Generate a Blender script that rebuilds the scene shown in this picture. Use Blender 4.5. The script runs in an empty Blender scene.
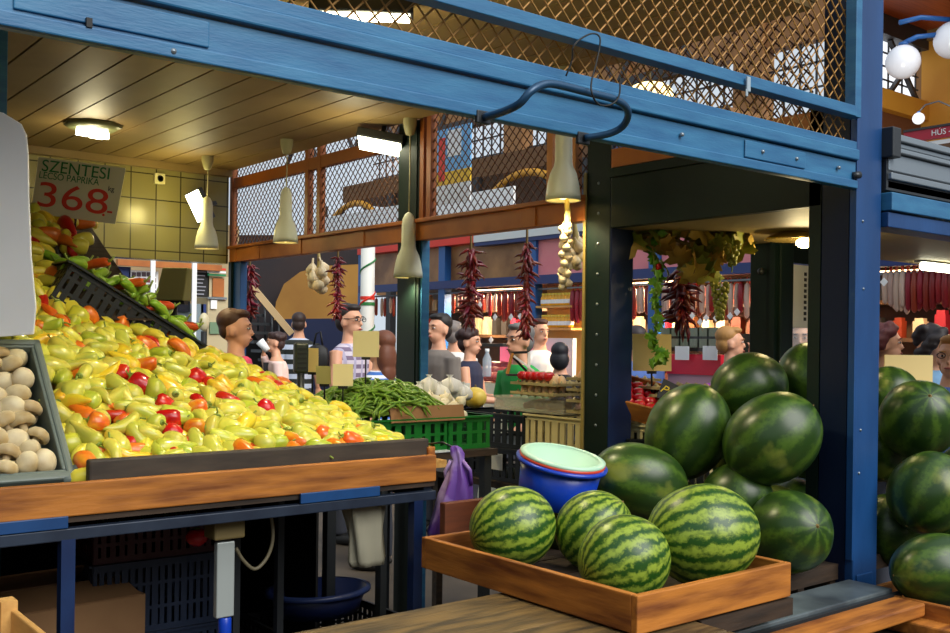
import bpy, math, random
from mathutils import Vector, Matrix, Euler, Quaternion
random.seed(7)
R = math.radians
C = bpy.context.scene.collection
SC = bpy.context.scene

# ---------------------------------------------------------------- camera
FPX, HOR, ROLL, CAMH = 1008.0, 339.0, 0.013, 1.60
A = math.atan2(1255.0, 1008.8)
FW = Vector((math.cos(A), math.sin(A), 0)); RT = Vector((math.sin(A), -math.cos(A), 0)); UP = Vector((0, 0, 1))
RC = RT * math.cos(ROLL) + UP * math.sin(ROLL)
UC = UP * math.cos(ROLL) - RT * math.sin(ROLL)
EYE = Vector((0, 0, CAMH))

def P(u, v, d=None, X=None, Y=None, Z=None):
    """design helper: photo pixel -> world point at a real depth / on a real plane"""
    r = FW + RC * ((u - 475) / FPX) - UC * ((v - HOR) / FPX)
    if d is not None: t = d
    elif X is not None: t = X / r.x
    elif Y is not None: t = Y / r.y
    else: t = (Z - CAMH) / r.z
    return EYE + r * t

cam = bpy.data.objects.new('camera', bpy.data.cameras.new('camera'))
C.objects.link(cam); SC.camera = cam
M = Matrix.Identity(4)
for i in range(3):
    M[i][0] = RC[i]; M[i][1] = UC[i]; M[i][2] = -FW[i]; M[i][3] = EYE[i]
cam.matrix_world = M
cam.data.sensor_width = 36; cam.data.lens = FPX * 36 / 950
cam.data.shift_y = (HOR - 316.5) / 950
cam.data.clip_start = 0.05; cam.data.clip_end = 200

# ---------------------------------------------------------------- materials
def lin(c):
    c = c / 255.0
    return c / 12.92 if c <= 0.04045 else ((c + 0.055) / 1.055) ** 2.4
def rgb(c): return (lin(c[0]), lin(c[1]), lin(c[2]), 1)

_m = {}
def mat(name, col, rough=0.5, metal=0.0, col2=None, scale=8.0, stretch=(1, 1, 1), detail=4, lo=.35, hi=.65, bump=0.0, bscale=None,
        rand=0.0, coat=0.0, emit=None, estr=0.0, spec=None, coord='Object', sss=0.0, island=None, alpha=None, trans=0.0):
    if name in _m: return _m[name]
    m = bpy.data.materials.new(name); m.use_nodes = True
    nt = m.node_tree; b = nt.nodes['Principled BSDF']; L = nt.links
    b.inputs['Base Color'].default_value = rgb(col); b.inputs['Roughness'].default_value = rough; b.inputs['Metallic'].default_value = metal
    if coat: b.inputs['Coat Weight'].default_value = coat; b.inputs['Coat Roughness'].default_value = .12
    if spec is not None: b.inputs['Specular IOR Level'].default_value = spec
    if sss:
        b.inputs['Subsurface Weight'].default_value = sss; b.inputs['Subsurface Scale'].default_value = .01
    if trans: b.inputs['Transmission Weight'].default_value = trans
    if alpha is not None: b.inputs['Alpha'].default_value = alpha
    out = None
    if col2 is not None or bump:
        tc = nt.nodes.new('ShaderNodeTexCoord'); mp = nt.nodes.new('ShaderNodeMapping')
        mp.inputs['Scale'].default_value = stretch
        L.new(tc.outputs[coord], mp.inputs['Vector'])
        no = nt.nodes.new('ShaderNodeTexNoise'); no.inputs['Scale'].default_value = scale; no.inputs['Detail'].default_value = detail
        L.new(mp.outputs[0], no.inputs['Vector'])
        if col2 is not None:
            mr = nt.nodes.new('ShaderNodeMapRange'); mr.inputs['From Min'].default_value = lo; mr.inputs['From Max'].default_value = hi
            L.new(no.outputs['Fac'], mr.inputs['Value'])
            mx = nt.nodes.new('ShaderNodeMix'); mx.data_type = 'RGBA'
            mx.inputs[6].default_value = rgb(col); mx.inputs[7].default_value = rgb(col2)
            L.new(mr.outputs[0], mx.inputs[0]); out = mx.outputs[2]
        if bump:
            n2 = no
            if bscale:
                n2 = nt.nodes.new('ShaderNodeTexNoise'); n2.inputs['Scale'].default_value = bscale; n2.inputs['Detail'].default_value = 4
                L.new(mp.outputs[0], n2.inputs['Vector'])
            bp = nt.nodes.new('ShaderNodeBump'); bp.inputs['Strength'].default_value = bump; bp.inputs['Distance'].default_value = .01
            L.new(n2.outputs['Fac'], bp.inputs['Height']); L.new(bp.outputs[0], b.inputs['Normal'])
    if island:
        g = nt.nodes.new('ShaderNodeNewGeometry'); cr = nt.nodes.new('ShaderNodeValToRGB'); cr.color_ramp.interpolation = 'CONSTANT'
        el = cr.color_ramp.elements
        while len(el) < len(island): el.new(.5)
        for i, c in enumerate(island): el[i].position = c[0]; el[i].color = rgb(c[1])
        L.new(g.outputs['Random Per Island'], cr.inputs[0]); out = cr.outputs[0]
    if rand:
        oi = nt.nodes.new('ShaderNodeObjectInfo'); hs = nt.nodes.new('ShaderNodeHueSaturation')
        ma = nt.nodes.new('ShaderNodeMapRange'); ma.inputs['To Min'].default_value = .5 - rand * .07; ma.inputs['To Max'].default_value = .5 + rand * .07
        mv = nt.nodes.new('ShaderNodeMapRange'); mv.inputs['To Min'].default_value = 1 - rand; mv.inputs['To Max'].default_value = 1 + rand * .6
        wn = nt.nodes.new('ShaderNodeTexWhiteNoise'); wn.noise_dimensions = '1D'
        L.new(oi.outputs['Random'], ma.inputs[0]); L.new(oi.outputs['Random'], wn.inputs['W']); L.new(wn.outputs['Value'], mv.inputs[0])
        L.new(ma.outputs[0], hs.inputs['Hue']); L.new(mv.outputs[0], hs.inputs['Value'])
        if out is not None: L.new(out, hs.inputs['Color'])
        else: hs.inputs['Color'].default_value = rgb(col)
        out = hs.outputs[0]
    if out is not None: L.new(out, b.inputs['Base Color'])
    if emit is not None:
        b.inputs['Emission Color'].default_value = rgb(emit); b.inputs['Emission Strength'].default_value = estr
    _m[name] = m
    return m

def mat_bands(name, cols, axis=2, freq=20.0, axis2=None, freq2=None, rough=.8):
    """stripes / checks woven in a cloth: hard bands along one object axis, optionally crossed by a second set"""
    if name in _m: return _m[name]
    m = bpy.data.materials.new(name); m.use_nodes = True
    nt = m.node_tree; b = nt.nodes['Principled BSDF']; L = nt.links; b.inputs['Roughness'].default_value = rough
    tc = nt.nodes.new('ShaderNodeTexCoord'); sp = nt.nodes.new('ShaderNodeSeparateXYZ'); L.new(tc.outputs['Object'], sp.inputs[0])
    def band(ax, fr, thr=.5):
        mu = nt.nodes.new('ShaderNodeMath'); mu.operation = 'MULTIPLY'; mu.inputs[1].default_value = fr; L.new(sp.outputs[ax], mu.inputs[0])
        fr_ = nt.nodes.new('ShaderNodeMath'); fr_.operation = 'FRACT'; L.new(mu.outputs[0], fr_.inputs[0])
        gt = nt.nodes.new('ShaderNodeMath'); gt.operation = 'GREATER_THAN'; gt.inputs[1].default_value = thr; L.new(fr_.outputs[0], gt.inputs[0])
        return gt.outputs[0]
    mx = nt.nodes.new('ShaderNodeMix'); mx.data_type = 'RGBA'; mx.inputs[6].default_value = rgb(cols[0]); mx.inputs[7].default_value = rgb(cols[1])
    L.new(band(axis, freq), mx.inputs[0]); out = mx.outputs[2]
    if axis2 is not None:
        m2 = nt.nodes.new('ShaderNodeMix'); m2.data_type = 'RGBA'; m2.inputs[7].default_value = rgb(cols[2])
        L.new(out, m2.inputs[6]); L.new(band(axis2, freq2, .72), m2.inputs[0]); out = m2.outputs[2]
    L.new(out, b.inputs['Base Color'])
    _m[name] = m
    return m

def mat_melon(name, light, dark, n, jag, width, patch=None, rough=.28):
    """rind: bands along the meridians, ragged by noise, with paler streaks"""
    m = bpy.data.materials.new(name); m.use_nodes = True
    nt = m.node_tree; b = nt.nodes['Principled BSDF']; L = nt.links
    b.inputs['Roughness'].default_value = rough; b.inputs['Specular IOR Level'].default_value = .45
    tc = nt.nodes.new('ShaderNodeTexCoord'); sp = nt.nodes.new('ShaderNodeSeparateXYZ'); L.new(tc.outputs['Object'], sp.inputs[0])
    at = nt.nodes.new('ShaderNodeMath'); at.operation = 'ARCTAN2'; L.new(sp.outputs[1], at.inputs[0]); L.new(sp.outputs[0], at.inputs[1])
    mu = nt.nodes.new('ShaderNodeMath'); mu.operation = 'MULTIPLY'; mu.inputs[1].default_value = n; L.new(at.outputs[0], mu.inputs[0])
    oi = nt.nodes.new('ShaderNodeObjectInfo')
    va = nt.nodes.new('ShaderNodeVectorMath'); va.operation = 'ADD'; L.new(tc.outputs['Object'], va.inputs[0])
    sc_ = nt.nodes.new('ShaderNodeMath'); sc_.operation = 'MULTIPLY'; sc_.inputs[1].default_value = 40; L.new(oi.outputs['Random'], sc_.inputs[0]); L.new(sc_.outputs[0], va.inputs[1])
    n1 = nt.nodes.new('ShaderNodeTexNoise'); n1.inputs['Scale'].default_value = 4.6; n1.inputs['Detail'].default_value = 7; n1.inputs['Roughness'].default_value = .75
    L.new(va.outputs[0], n1.inputs['Vector'])
    ad = nt.nodes.new('ShaderNodeMath'); ad.operation = 'MULTIPLY_ADD'; ad.inputs[1].default_value = jag; L.new(n1.outputs['Fac'], ad.inputs[0]); L.new(mu.outputs[0], ad.inputs[2])
    si = nt.nodes.new('ShaderNodeMath'); si.operation = 'SINE'; L.new(ad.outputs[0], si.inputs[0])
    mr = nt.nodes.new('ShaderNodeMapRange'); mr.inputs['From Min'].default_value = width - .75; mr.inputs['From Max'].default_value = width + .65; L.new(si.outputs[0], mr.inputs[0])
    mx = nt.nodes.new('ShaderNodeMix'); mx.data_type = 'RGBA'; mx.inputs[6].default_value = rgb(light); mx.inputs[7].default_value = rgb(dark); L.new(mr.outputs[0], mx.inputs[0])
    out = mx.outputs[2]
    # fine mottling inside the pale bands
    n2 = nt.nodes.new('ShaderNodeTexNoise'); n2.inputs['Scale'].default_value = 9; n2.inputs['Detail'].default_value = 6; L.new(va.outputs[0], n2.inputs['Vector'])
    r2 = nt.nodes.new('ShaderNodeMapRange'); r2.inputs['From Min'].default_value = .48; r2.inputs['From Max'].default_value = .68; r2.inputs['To Max'].default_value = .65; L.new(n2.outputs['Fac'], r2.inputs[0])
    m2 = nt.nodes.new('ShaderNodeMix'); m2.data_type = 'RGBA'; L.new(out, m2.inputs[6]); m2.inputs[7].default_value = rgb(dark); L.new(r2.outputs[0], m2.inputs[0]); out = m2.outputs[2]
    if patch:
        n3 = nt.nodes.new('ShaderNodeTexNoise'); n3.inputs['Scale'].default_value = 1.1; n3.inputs['Detail'].default_value = 5; L.new(va.outputs[0], n3.inputs['Vector'])
        r3 = nt.nodes.new('ShaderNodeMapRange'); r3.inputs['From Min'].default_value = .60; r3.inputs['From Max'].default_value = .72; r3.inputs['To Max'].default_value = .8; L.new(n3.outputs['Fac'], r3.inputs[0])
        m3 = nt.nodes.new('ShaderNodeMix'); m3.data_type = 'RGBA'; L.new(out, m3.inputs[6]); m3.inputs[7].default_value = rgb(patch); L.new(r3.outputs[0], m3.inputs[0]); out = m3.outputs[2]
    L.new(out, b.inputs['Base Color'])
    return m

# ---------------------------------------------------------------- mesh builder
class MB:
    def __init__(s): s.v, s.f, s.sm, s.mi, s.m = [], [], [], [], 0
    def add(s, vs, fs, smooth=False):
        o = len(s.v); s.v += [tuple(p) for p in vs]
        for f in fs: s.f.append(tuple(i + o for i in f)); s.sm.append(smooth); s.mi.append(s.m)
        return s
    def box(s, c, d, rot=None):
        c = Vector(c); vs = []
        for z in (-.5, .5):
            for (x, y) in ((-.5, -.5), (.5, -.5), (.5, .5), (-.5, .5)):
                p = Vector((x * d[0], y * d[1], z * d[2]))
                vs.append(c + (rot @ p if rot else p))
        return s.add(vs, [(0, 3, 2, 1), (4, 5, 6, 7), (0, 1, 5, 4), (1, 2, 6, 5), (2, 3, 7, 6), (3, 0, 4, 7)])
    def b2(s, lo, hi):
        return s.box([(a + b) / 2 for a, b in zip(lo, hi)], [abs(b - a) for a, b in zip(lo, hi)])
    def bar(s, p, q, w, h, up=(0, 0, 1)):
        p, q = Vector(p), Vector(q); d = (q - p); L = d.length
        if L < 1e-6: return s
        x = d / L; u = Vector(up)
        if abs(x.dot(u)) > .99: u = Vector((1, 0, 0))
        y = u.cross(x).normalized(); z = x.cross(y)
        return s.box((p + q) / 2, (L, w, h), Matrix((x, y, z)).transposed())
    def tube(s, pts, r, n=8, cap=True, sq=(1, 1), closed=False):
        pts = [Vector(p) for p in pts]; k = len(pts)
        rs = list(r) if hasattr(r, '__len__') else [r] * k
        vs, fs = [], []
        t0 = (pts[1] - pts[0]).normalized()
        ref = Vector((0, 0, 1)) if abs(t0.z) < .9 else Vector((1, 0, 0))
        nrm = ref.cross(t0).normalized()
        for i, p in enumerate(pts):
            if closed: t = (pts[(i + 1) % k] - pts[i - 1]).normalized()
            elif i == 0: t = t0
            elif i == k - 1: t = (pts[-1] - pts[-2]).normalized()
            else: t = (pts[i + 1] - pts[i - 1]).normalized()
            nrm = (nrm - t * nrm.dot(t)).normalized(); bn = t.cross(nrm)
            for j in range(n):
                a = 2 * math.pi * j / n
                vs.append(p + nrm * (math.cos(a) * rs[i] * sq[0]) + bn * (math.sin(a) * rs[i] * sq[1]))
        for i in range(k if closed else k - 1):
            for j in range(n):
                a, b = i * n + j, i * n + (j + 1) % n; i2 = (i + 1) % k
                fs.append((a, b, i2 * n + (j + 1) % n, i2 * n + j))
        if cap and not closed:
            fs.append(tuple(reversed(range(n)))); fs.append(tuple((k - 1) * n + j for j in range(n)))
        return s.add(vs, fs, True)
    def loft(s, rings, n=12):
        """rings of (cx, cy, z, rx, ry): elliptical loft along z"""
        vs, fs = [], []
        for (cx, cy, z, rx, ry) in rings:
            for j in range(n):
                a = 2 * math.pi * j / n; vs.append((cx + rx * math.cos(a), cy + ry * math.sin(a), z))
        k = len(rings)
        for i in range(k - 1):
            for j in range(n): fs.append((i * n + j, i * n + (j + 1) % n, (i + 1) * n + (j + 1) % n, (i + 1) * n + j))
        fs.append(tuple(reversed(range(n)))); fs.append(tuple((k - 1) * n + j for j in range(n)))
        return s.add(vs, fs, True)
    def lathe(s, prof, n=24, o=(0, 0, 0), mt=None, cap0=False, cap1=False):
        o = Vector(o); vs, fs = [], []
        for (r, z) in prof:
            for j in range(n):
                a = 2 * math.pi * j / n; p = Vector((r * math.cos(a), r * math.sin(a), z))
                vs.append(o + (mt @ p if mt else p))
        k = len(prof)
        for i in range(k - 1):
            for j in range(n): fs.append((i * n + j, i * n + (j + 1) % n, (i + 1) * n + (j + 1) % n, (i + 1) * n + j))
        if cap0: fs.append(tuple(reversed(range(n))))
        if cap1: fs.append(tuple((k - 1) * n + j for j in range(n)))
        return s.add(vs, fs, True)
    def ell(s, c, r, n=12, k=8, rot=None):
        c = Vector(c)
        if not hasattr(r, '__len__'): r = (r, r, r)
        vs = [Vector((0, 0, -r[2]))]; fs = []
        for i in range(1, k):
            th = math.pi * i / k
            for j in range(n):
                a = 2 * math.pi * j / n
                vs.append(Vector((r[0] * math.sin(th) * math.cos(a), r[1] * math.sin(th) * math.sin(a), -r[2] * math.cos(th))))
        vs.append(Vector((0, 0, r[2])))
        for j in range(n): fs.append((0, 1 + (j + 1) % n, 1 + j))
        for i in range(k - 2):
            for j in range(n):
                a = 1 + i * n + j; b = 1 + i * n + (j + 1) % n; fs.append((a, b, b + n, a + n))
        e = 1 + (k - 2) * n
        for j in range(n): fs.append((e + j, e + (j + 1) % n, len(vs) - 1))
        return s.add([c + (rot @ p if rot else p) for p in vs], fs, True)
    def grid(s, fn, nu, nv, smooth=True):
        vs = [fn(i / nu, j / nv) for j in range(nv + 1) for i in range(nu + 1)]
        fs = [(j * (nu + 1) + i, j * (nu + 1) + i + 1, (j + 1) * (nu + 1) + i + 1, (j + 1) * (nu + 1) + i) for j in range(nv) for i in range(nu)]
        return s.add(vs, fs, smooth)
    def mesh(s, name, m):
        me = bpy.data.meshes.new(name); me.from_pydata(s.v, [], s.f)
        for x in (m if isinstance(m, (list, tuple)) else [m]): me.materials.append(x)
        me.polygons.foreach_set('use_smooth', s.sm); me.polygons.foreach_set('material_index', s.mi); me.update()
        return me
    def build(s, name, m, parent=None, loc=(0, 0, 0), rot=None, bevel=0, solid=0):
        o = bpy.data.objects.new(name, s.mesh(name, m)); C.objects.link(o); o.location = loc
        if rot is not None: o.rotation_euler = rot
        if parent is not None: o.parent = parent
        if solid:
            d = o.modifiers.new('s', 'SOLIDIFY'); d.thickness = solid; d.offset = 0
        if bevel:
            d = o.modifiers.new('b', 'BEVEL'); d.width = bevel; d.segments = 2; d.limit_method = 'ANGLE'; d.angle_limit = R(40)
        return o

def tag(o, label, cat, group=None, kind=None):
    o['label'] = label; o['category'] = cat
    if group: o['group'] = group
    if kind: o['kind'] = kind
    return o
def thing(name, label, cat, loc=(0, 0, 0), rot=(0, 0, 0), group=None, kind=None):
    o = bpy.data.objects.new(name, None); o.empty_display_size = .05; C.objects.link(o)
    o.location = loc; o.rotation_euler = rot
    return tag(o, label, cat, group, kind)
def struct(o, label=None, cat=None):
    o['kind'] = 'structure'
    if label: o['label'] = label
    if cat: o['category'] = cat
    return o
def dup(o, loc=None, rot=None, label=None, group=None, scale=None):
    c = o.copy(); C.objects.link(c)
    if loc is not None: c.location = loc
    if rot is not None: c.rotation_euler = rot
    if scale is not None: c.scale = scale
    if label: c['label'] = label
    if group: c['group'] = group
    for ch in list(o.children):
        d = ch.copy(); C.objects.link(d); d.parent = c
        for g in list(ch.children):
            e = g.copy(); C.objects.link(e); e.parent = d
    return c
ORD = ['first', 'second', 'third', 'fourth', 'fifth', 'sixth', 'seventh', 'eighth', 'ninth', 'tenth', 'eleventh', 'twelfth', 'thirteenth', 'fourteenth',
       'fifteenth', 'sixteenth', 'seventeenth', 'eighteenth', 'nineteenth', 'twentieth']
def text_mesh(name, txt, size, m, parent, loc, rot, ext=.0006, shear=0, sx=1.0):
    """lettering as real thin mesh"""
    cu = bpy.data.curves.new(name, 'FONT'); cu.body = txt; cu.size = size; cu.extrude = ext; cu.align_x = 'CENTER'; cu.align_y = 'CENTER'; cu.shear = shear
    t = bpy.data.objects.new('t', cu); C.objects.link(t)
    dg = bpy.context.evaluated_depsgraph_get(); me = bpy.data.meshes.new_from_object(t.evaluated_get(dg)); me.materials.clear(); me.materials.append(m)
    bpy.data.objects.remove(t)
    o = bpy.data.objects.new(name, me); C.objects.link(o); o.parent = parent; o.location = loc; o.rotation_euler = rot; o.scale = (sx, 1, 1)
    return o

# ---------------------------------------------------------------- palette
BLUE = mat('blue_paint', (34, 94, 138), .45, col2=(50, 114, 154), scale=5, stretch=(1, 1, 6), bump=.08, bscale=40)
BLUE2 = mat('blue_paint_deep', (14, 58, 108), .42, col2=(22, 70, 124), scale=6, stretch=(1, 1, .4), bump=.06, bscale=40)
DGREEN = mat('dark_green_paint', (9, 26, 24), .5, col2=(14, 34, 28), scale=4, spec=.3)
NAVY = mat('navy_paint', (16, 32, 70), .36, col2=(26, 50, 92), scale=5)
RAILB = mat('rail_paint', (30, 40, 58), .45, metal=.2, col2=(44, 56, 74), scale=9)
BROWNP = mat('brown_frame_paint', (138, 72, 24), .45, col2=(160, 88, 30), scale=4)
ORANGEW = mat('orange_wood_frame', (182, 108, 44), .5, col2=(160, 90, 36), scale=6)
WIRE = mat('tan_wire', (170, 124, 62), .5, metal=.2)
WIRED = mat('brown_wire', (96, 58, 30), .5, metal=.2)
CEIL = mat('ceiling_board', (152, 128, 84), .55, col2=(136, 112, 70), scale=2.5)
PINE = mat('crate_pine', (186, 116, 42), .6, col2=(112, 58, 18), scale=3.2, stretch=(1.2, 9, 9), detail=8, lo=.4, hi=.7, bump=.25, bscale=6)
PINEY = mat('crate_pine_y', (186, 116, 42), .6, col2=(112, 58, 18), scale=3.2, stretch=(9, 1.2, 9), detail=8, lo=.4, hi=.7, bump=.25, bscale=6)
DWOOD = mat('worn_dark_wood', (62, 46, 32), .7, col2=(38, 28, 20), scale=5, stretch=(1, 8, 8), bump=.3)
PALEW = mat('pale_wood', (214, 168, 96), .6, col2=(190, 140, 74), scale=4, stretch=(8, 1.5, 8), bump=.15)
COUNTERW = mat('counter_wood', (118, 92, 50), .6, col2=(54, 42, 24), scale=4, stretch=(1.3, 8, 8), detail=8, bump=.35, bscale=9)
BLACKP = mat('black_plastic', (24, 27, 28), .42)
GREYP = mat('grey_plastic', (104, 116, 110), .4)
GREENP = mat('green_plastic', (20, 112, 40), .4)
CREAMP = mat('cream_plastic', (222, 206, 150), .45)
NAVYP = mat('navy_plastic', (24, 38, 62), .4)
BLUEP = mat('blue_basin_plastic', (16, 60, 176), .3)
REDP = mat('red_basin_plastic', (206, 66, 42), .35)
MINTP = mat('mint_basin_plastic', (176, 214, 190), .35)
WHITEM = mat('white_enamel', (238, 240, 216), .35)
WHITE = mat('white_card', (240, 242, 242), .7)
CARD = mat('cream_card', (232, 204, 130), .7)
OLIVEC = mat('olive_card', (170, 164, 104), .7)
CARDB = mat('cardboard', (150, 112, 74), .8, col2=(132, 96, 62), scale=3)
STEEL = mat('grey_steel', (140, 150, 158), .35, metal=.6)
DSTEEL = mat('dark_steel', (52, 56, 60), .4, metal=.4)
BLACK = mat('black_matte', (14, 14, 15), .6)
CORD = mat('pale_cord', (190, 186, 150), .6)
STEMG = mat('green_stem', (126, 146, 52), .5)
DRYST = mat('dry_stem', (112, 92, 44), .7)
LAMPW = mat('lamp_glow', (255, 236, 170), .5, emit=(255, 226, 140), estr=14)
LAMPC = mat('lamp_tube_glow', (255, 250, 220), .5, emit=(255, 250, 214), estr=10)
# ================================================================ SETTING
FLOORM = mat('floor_concrete', (84, 74, 62), .6, col2=(64, 57, 50), scale=2)
struct(MB().b2((-7, -7, -.1), (24, 24, 0)).build('floor', FLOORM), 'worn concrete floor of the market hall')

struct(MB().b2((-9, -4.2, 0), (14, -3.9, 2.9)).build('wall_front_blocker', mat('blocker_brown', (70, 52, 40), .7)), 'unseen stall row across the aisle, added to block low light')  # out of view; put in to block low sky light under the tables
struct(MB().b2((-6.3, -4, 0), (-6, 1.8, 2.9)).build('wall_side_blocker', mat('blocker_brown', (70, 52, 40), .7)), 'unseen stall side, added to block light along the aisle')  # also unseen, added to cut light from the aisle's open end
# boarded ceiling of the stall: boards run into the stall, each with a groove
mb = MB(); x = -1.3
while x < 3.0:
    mb.b2((x, 1.93, 2.72), (min(x + .162, 3.0), 6.40, 2.74)); x += .172
mb.b2((-1.3, 1.93, 2.745), (3.0, 6.40, 2.78))
ceiling = struct(mb.build('ceiling', CEIL), 'olive tan boarded ceiling over the pepper stall')

# tiled fascia at the back of the stall
tile = bpy.data.materials.new('olive_tiles'); tile.use_nodes = True
nt = tile.node_tree; b = nt.nodes['Principled BSDF']; b.inputs['Roughness'].default_value = .25
tc = nt.nodes.new('ShaderNodeTexCoord'); sp = nt.nodes.new('ShaderNodeSeparateXYZ'); cb = nt.nodes.new('ShaderNodeCombineXYZ'); br = nt.nodes.new('ShaderNodeTexBrick')
nt.links.new(tc.outputs['Object'], sp.inputs[0]); nt.links.new(sp.outputs[0], cb.inputs[0]); nt.links.new(sp.outputs[2], cb.inputs[1]); nt.links.new(cb.outputs[0], br.inputs['Vector'])
br.offset = 0; br.inputs['Scale'].default_value = 1; br.inputs['Brick Width'].default_value = .165; br.inputs['Row Height'].default_value = .165
br.inputs['Mortar Size'].default_value = .004; br.inputs['Color1'].default_value = rgb((150, 142, 92)); br.inputs['Color2'].default_value = rgb((140, 132, 84)); br.inputs['Mortar'].default_value = rgb((62, 58, 36))
nt.links.new(br.outputs['Color'], b.inputs['Base Color'])
struct(MB().b2((-1.3, 6.40, 2.09), (2.98, 6.52, 2.72)).build('wall_back', tile), 'olive tiled wall band at the back of the stall')
struct(MB().b2((-1.3, 6.35, 2.675), (2.98, 6.40, 2.72)).build('trim_1', CEIL), 'flat cover strip between ceiling and tiles')
struct(MB().b2((-1.4, 1.8, 0), (-1.3, 6.52, 2.74)).build('wall_left_blocker', DGREEN), 'unseen dark partition, added to keep the stall dim')  # beyond the frame; added so less ambient light enters the stall

# ---------------------------------------------------------------- the stall's steel frame
Y0 = 1.77
t = thing('steel_girder', 'blue painted steel girder across the front of the pepper stall', 'girder', (1.5, Y0, 2.1), kind='thing')
MB().b2((-1.4, 0, 0), (1.49, .022, .087)).build('web', BLUE, t, bevel=.002)
MB().b2((-1.4, -.009, 0), (1.49, .0, .026)).build('lower_flange', BLUE, t, bevel=.003)
MB().b2((-1.4, -.014, .0905), (1.49, .03, .125)).build('upper_angle', BLUE, t, bevel=.004)
MB().b2((-1.4, -.004, .125), (1.49, .03, .152)).build('top_strip', BLUE, t, bevel=.003)
MB().b2((-1.06, -.005, .032), (-.72, .0, .08)).build('cover_plate', BLUE, t, bevel=.004)
MB().b2((.9, -.006, .03), (1.20, .0, .08)).build('cover_plate', BLUE, t, bevel=.004)
MB().b2((-.945, -.012, .024), (-.935, -.003, .04)).build('slot_hole', BLACK, t)
for bx in (-.79, .62, .98, 1.15, 1.38):
    MB().lathe([(.0, -.008), (.005, -.007), (.006, -.003), (.006, .0)], 10, (bx, -.004, .055 if bx > 0 else .012), Matrix.Rotation(R(-90), 3, 'X')).build('bolt_head', STEEL, t)

t = thing('guard_mesh', 'tan diamond wire guard above the blue front girder', 'wire mesh', (1.5, 1.80, 2.25))
mb = MB(); W0, W1, H1 = -1.4, 1.47, 1.15
def lattice(mb, w0, w1, h, pitch, r, ax):
    """crossing diagonals clipped to a rectangle; ax: map (a, z, side) -> point"""
    k = w0 - h
    while k < w1:
        for sgn in (1, -1):
            if sgn == 1: a0, z0, a1, z1 = k, 0, k + h, h
            else: a0, z0, a1, z1 = k + h, 0, k, h
            lo, hi = min(a0, a1), max(a0, a1)
            if hi <= w0 or lo >= w1: continue
            def at(a): return (a - a0) / (a1 - a0) * h
            p, q = max(lo, w0), min(hi, w1)
            mb.tube([ax(p, at(p), sgn), ax(q, at(q), sgn)], r, 4, False)
        k += pitch
lattice(mb, W0, W1, H1, .052, .0027, lambda a, z, s: (a, s * .002, z))
mb.build('wire_lattice', WIRE, t)
MB().b2((-1.4, -.055, .075), (1.45, -.012, .108)).build('guard_rail', BLUE, t, bevel=.002)
mb = MB().b2((1.45, -.05, .075), (1.485, -.012, 1.15)); mb.build('frame_upright', BLUE, t, bevel=.002)
mb = MB()
for zz in (.55, .9): pass
mb.b2((.585, -.004, .07), (.60, -.012, .115)).build('tape_tie', WHITE, t) if False else None

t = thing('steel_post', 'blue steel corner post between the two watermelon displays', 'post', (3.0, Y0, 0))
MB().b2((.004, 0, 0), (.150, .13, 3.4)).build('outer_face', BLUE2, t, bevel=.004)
MB().b2((.0, .028, 0), (.006, .125, 3.4)).build('inner_face', mat('blue_paint_shaded', (8, 24, 52), .45, spec=.3), t)  # the post's blue paint, with this side's shade put into the colour
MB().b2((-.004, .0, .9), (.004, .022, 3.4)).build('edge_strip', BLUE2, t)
MB().b2((.0, .13, .0), (.05, .175, 2.4)).build('door_stop', DGREEN, t)
MB().b2((.02, -.006, .775), (.115, .0, .85)).build('foot_plate', BLUE2, t, bevel=.02)
mb = MB()
for zz in (1.18, 1.32, 1.78, 2.0): MB().lathe([(0, -.004), (.004, -.003), (.0045, 0)], 8, (.05 + .02 * math.sin(zz * 9), 0, zz), Matrix.Rotation(R(-90), 3, 'X') @ Matrix.Scale(1, 3)).build('rivet', STEEL, t)
MB().tube([(-.03, -.0, 2.14), (-.005, -.012, 2.145)], .012, 8).build('girder_bolt', DSTEEL, t)

t = thing('steel_post', 'dark green and blue riveted post behind the blue basin', 'post', (3.0, 2.86, 0))
MB().b2((.004, 0, 0), (.14, .14, 2.5)).build('outer_face', NAVY, t, bevel=.004)
MB().b2((0, .004, 0), (.006, .136, 2.5)).build('inner_face', DGREEN, t)
for k in range(11): MB().ell((0, .07, 1.0 + k * .125), (.004, .007, .007), 8, 5).build('rivet', STEEL, t)
MB().b2((-.006, .137, 0), (.01, .152, 2.3)).build('edge_strip', mat('tan_edge', (150, 130, 70), .5), t)

t = thing('steel_post', 'dark green post with blue edge behind the heap of green beans', 'post', (3.0, 4.2, 0))
MB().b2((0, .0, 0), (.012, .19, 2.72)).build('inner_face', DGREEN, t)
MB().b2((.012, -.012, 0), (.06, .19, 2.72)).build('outer_face', BLUE, t)
MB().b2((-.006, .02, 0), (.0, .035, 2.7)).build('conduit', DGREEN, t)

t = thing('steel_post', 'narrow blue post under the brown beam at the tiled corner', 'post', (3.0, 6.25, 0))
MB().b2((0, 0, 0), (.05, .12, 2.1)).build('outer_face', BLUE2, t, bevel=.003)
MB().b2((-.02, .1, 0), (.0, .14, 2.1)).build('edge_strip', DGREEN, t)
p = P(2, 100, Y=3.9)
t = thing('steel_post', 'blue post edge under the ceiling behind the tall white card', 'post', (p.x - .1, 3.9, 0))
MB().b2((-.0, 0, 0), (.118, .1, 2.72)).build('outer_face', BLUE, t, bevel=.003)

o = MB().b2((-.008, -.004, -.022), (.008, .002, .02)).b2((-.012, -.003, -.036), (-.002, .0, -.016)).build('tape_scrap', mat('scrap_white', (156, 172, 182), .6), None, tuple(P(748, 84, Y=1.737)), bevel=.002); tag(o, 'scrap of white tape tied round the guard rail', 'tape')
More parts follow.
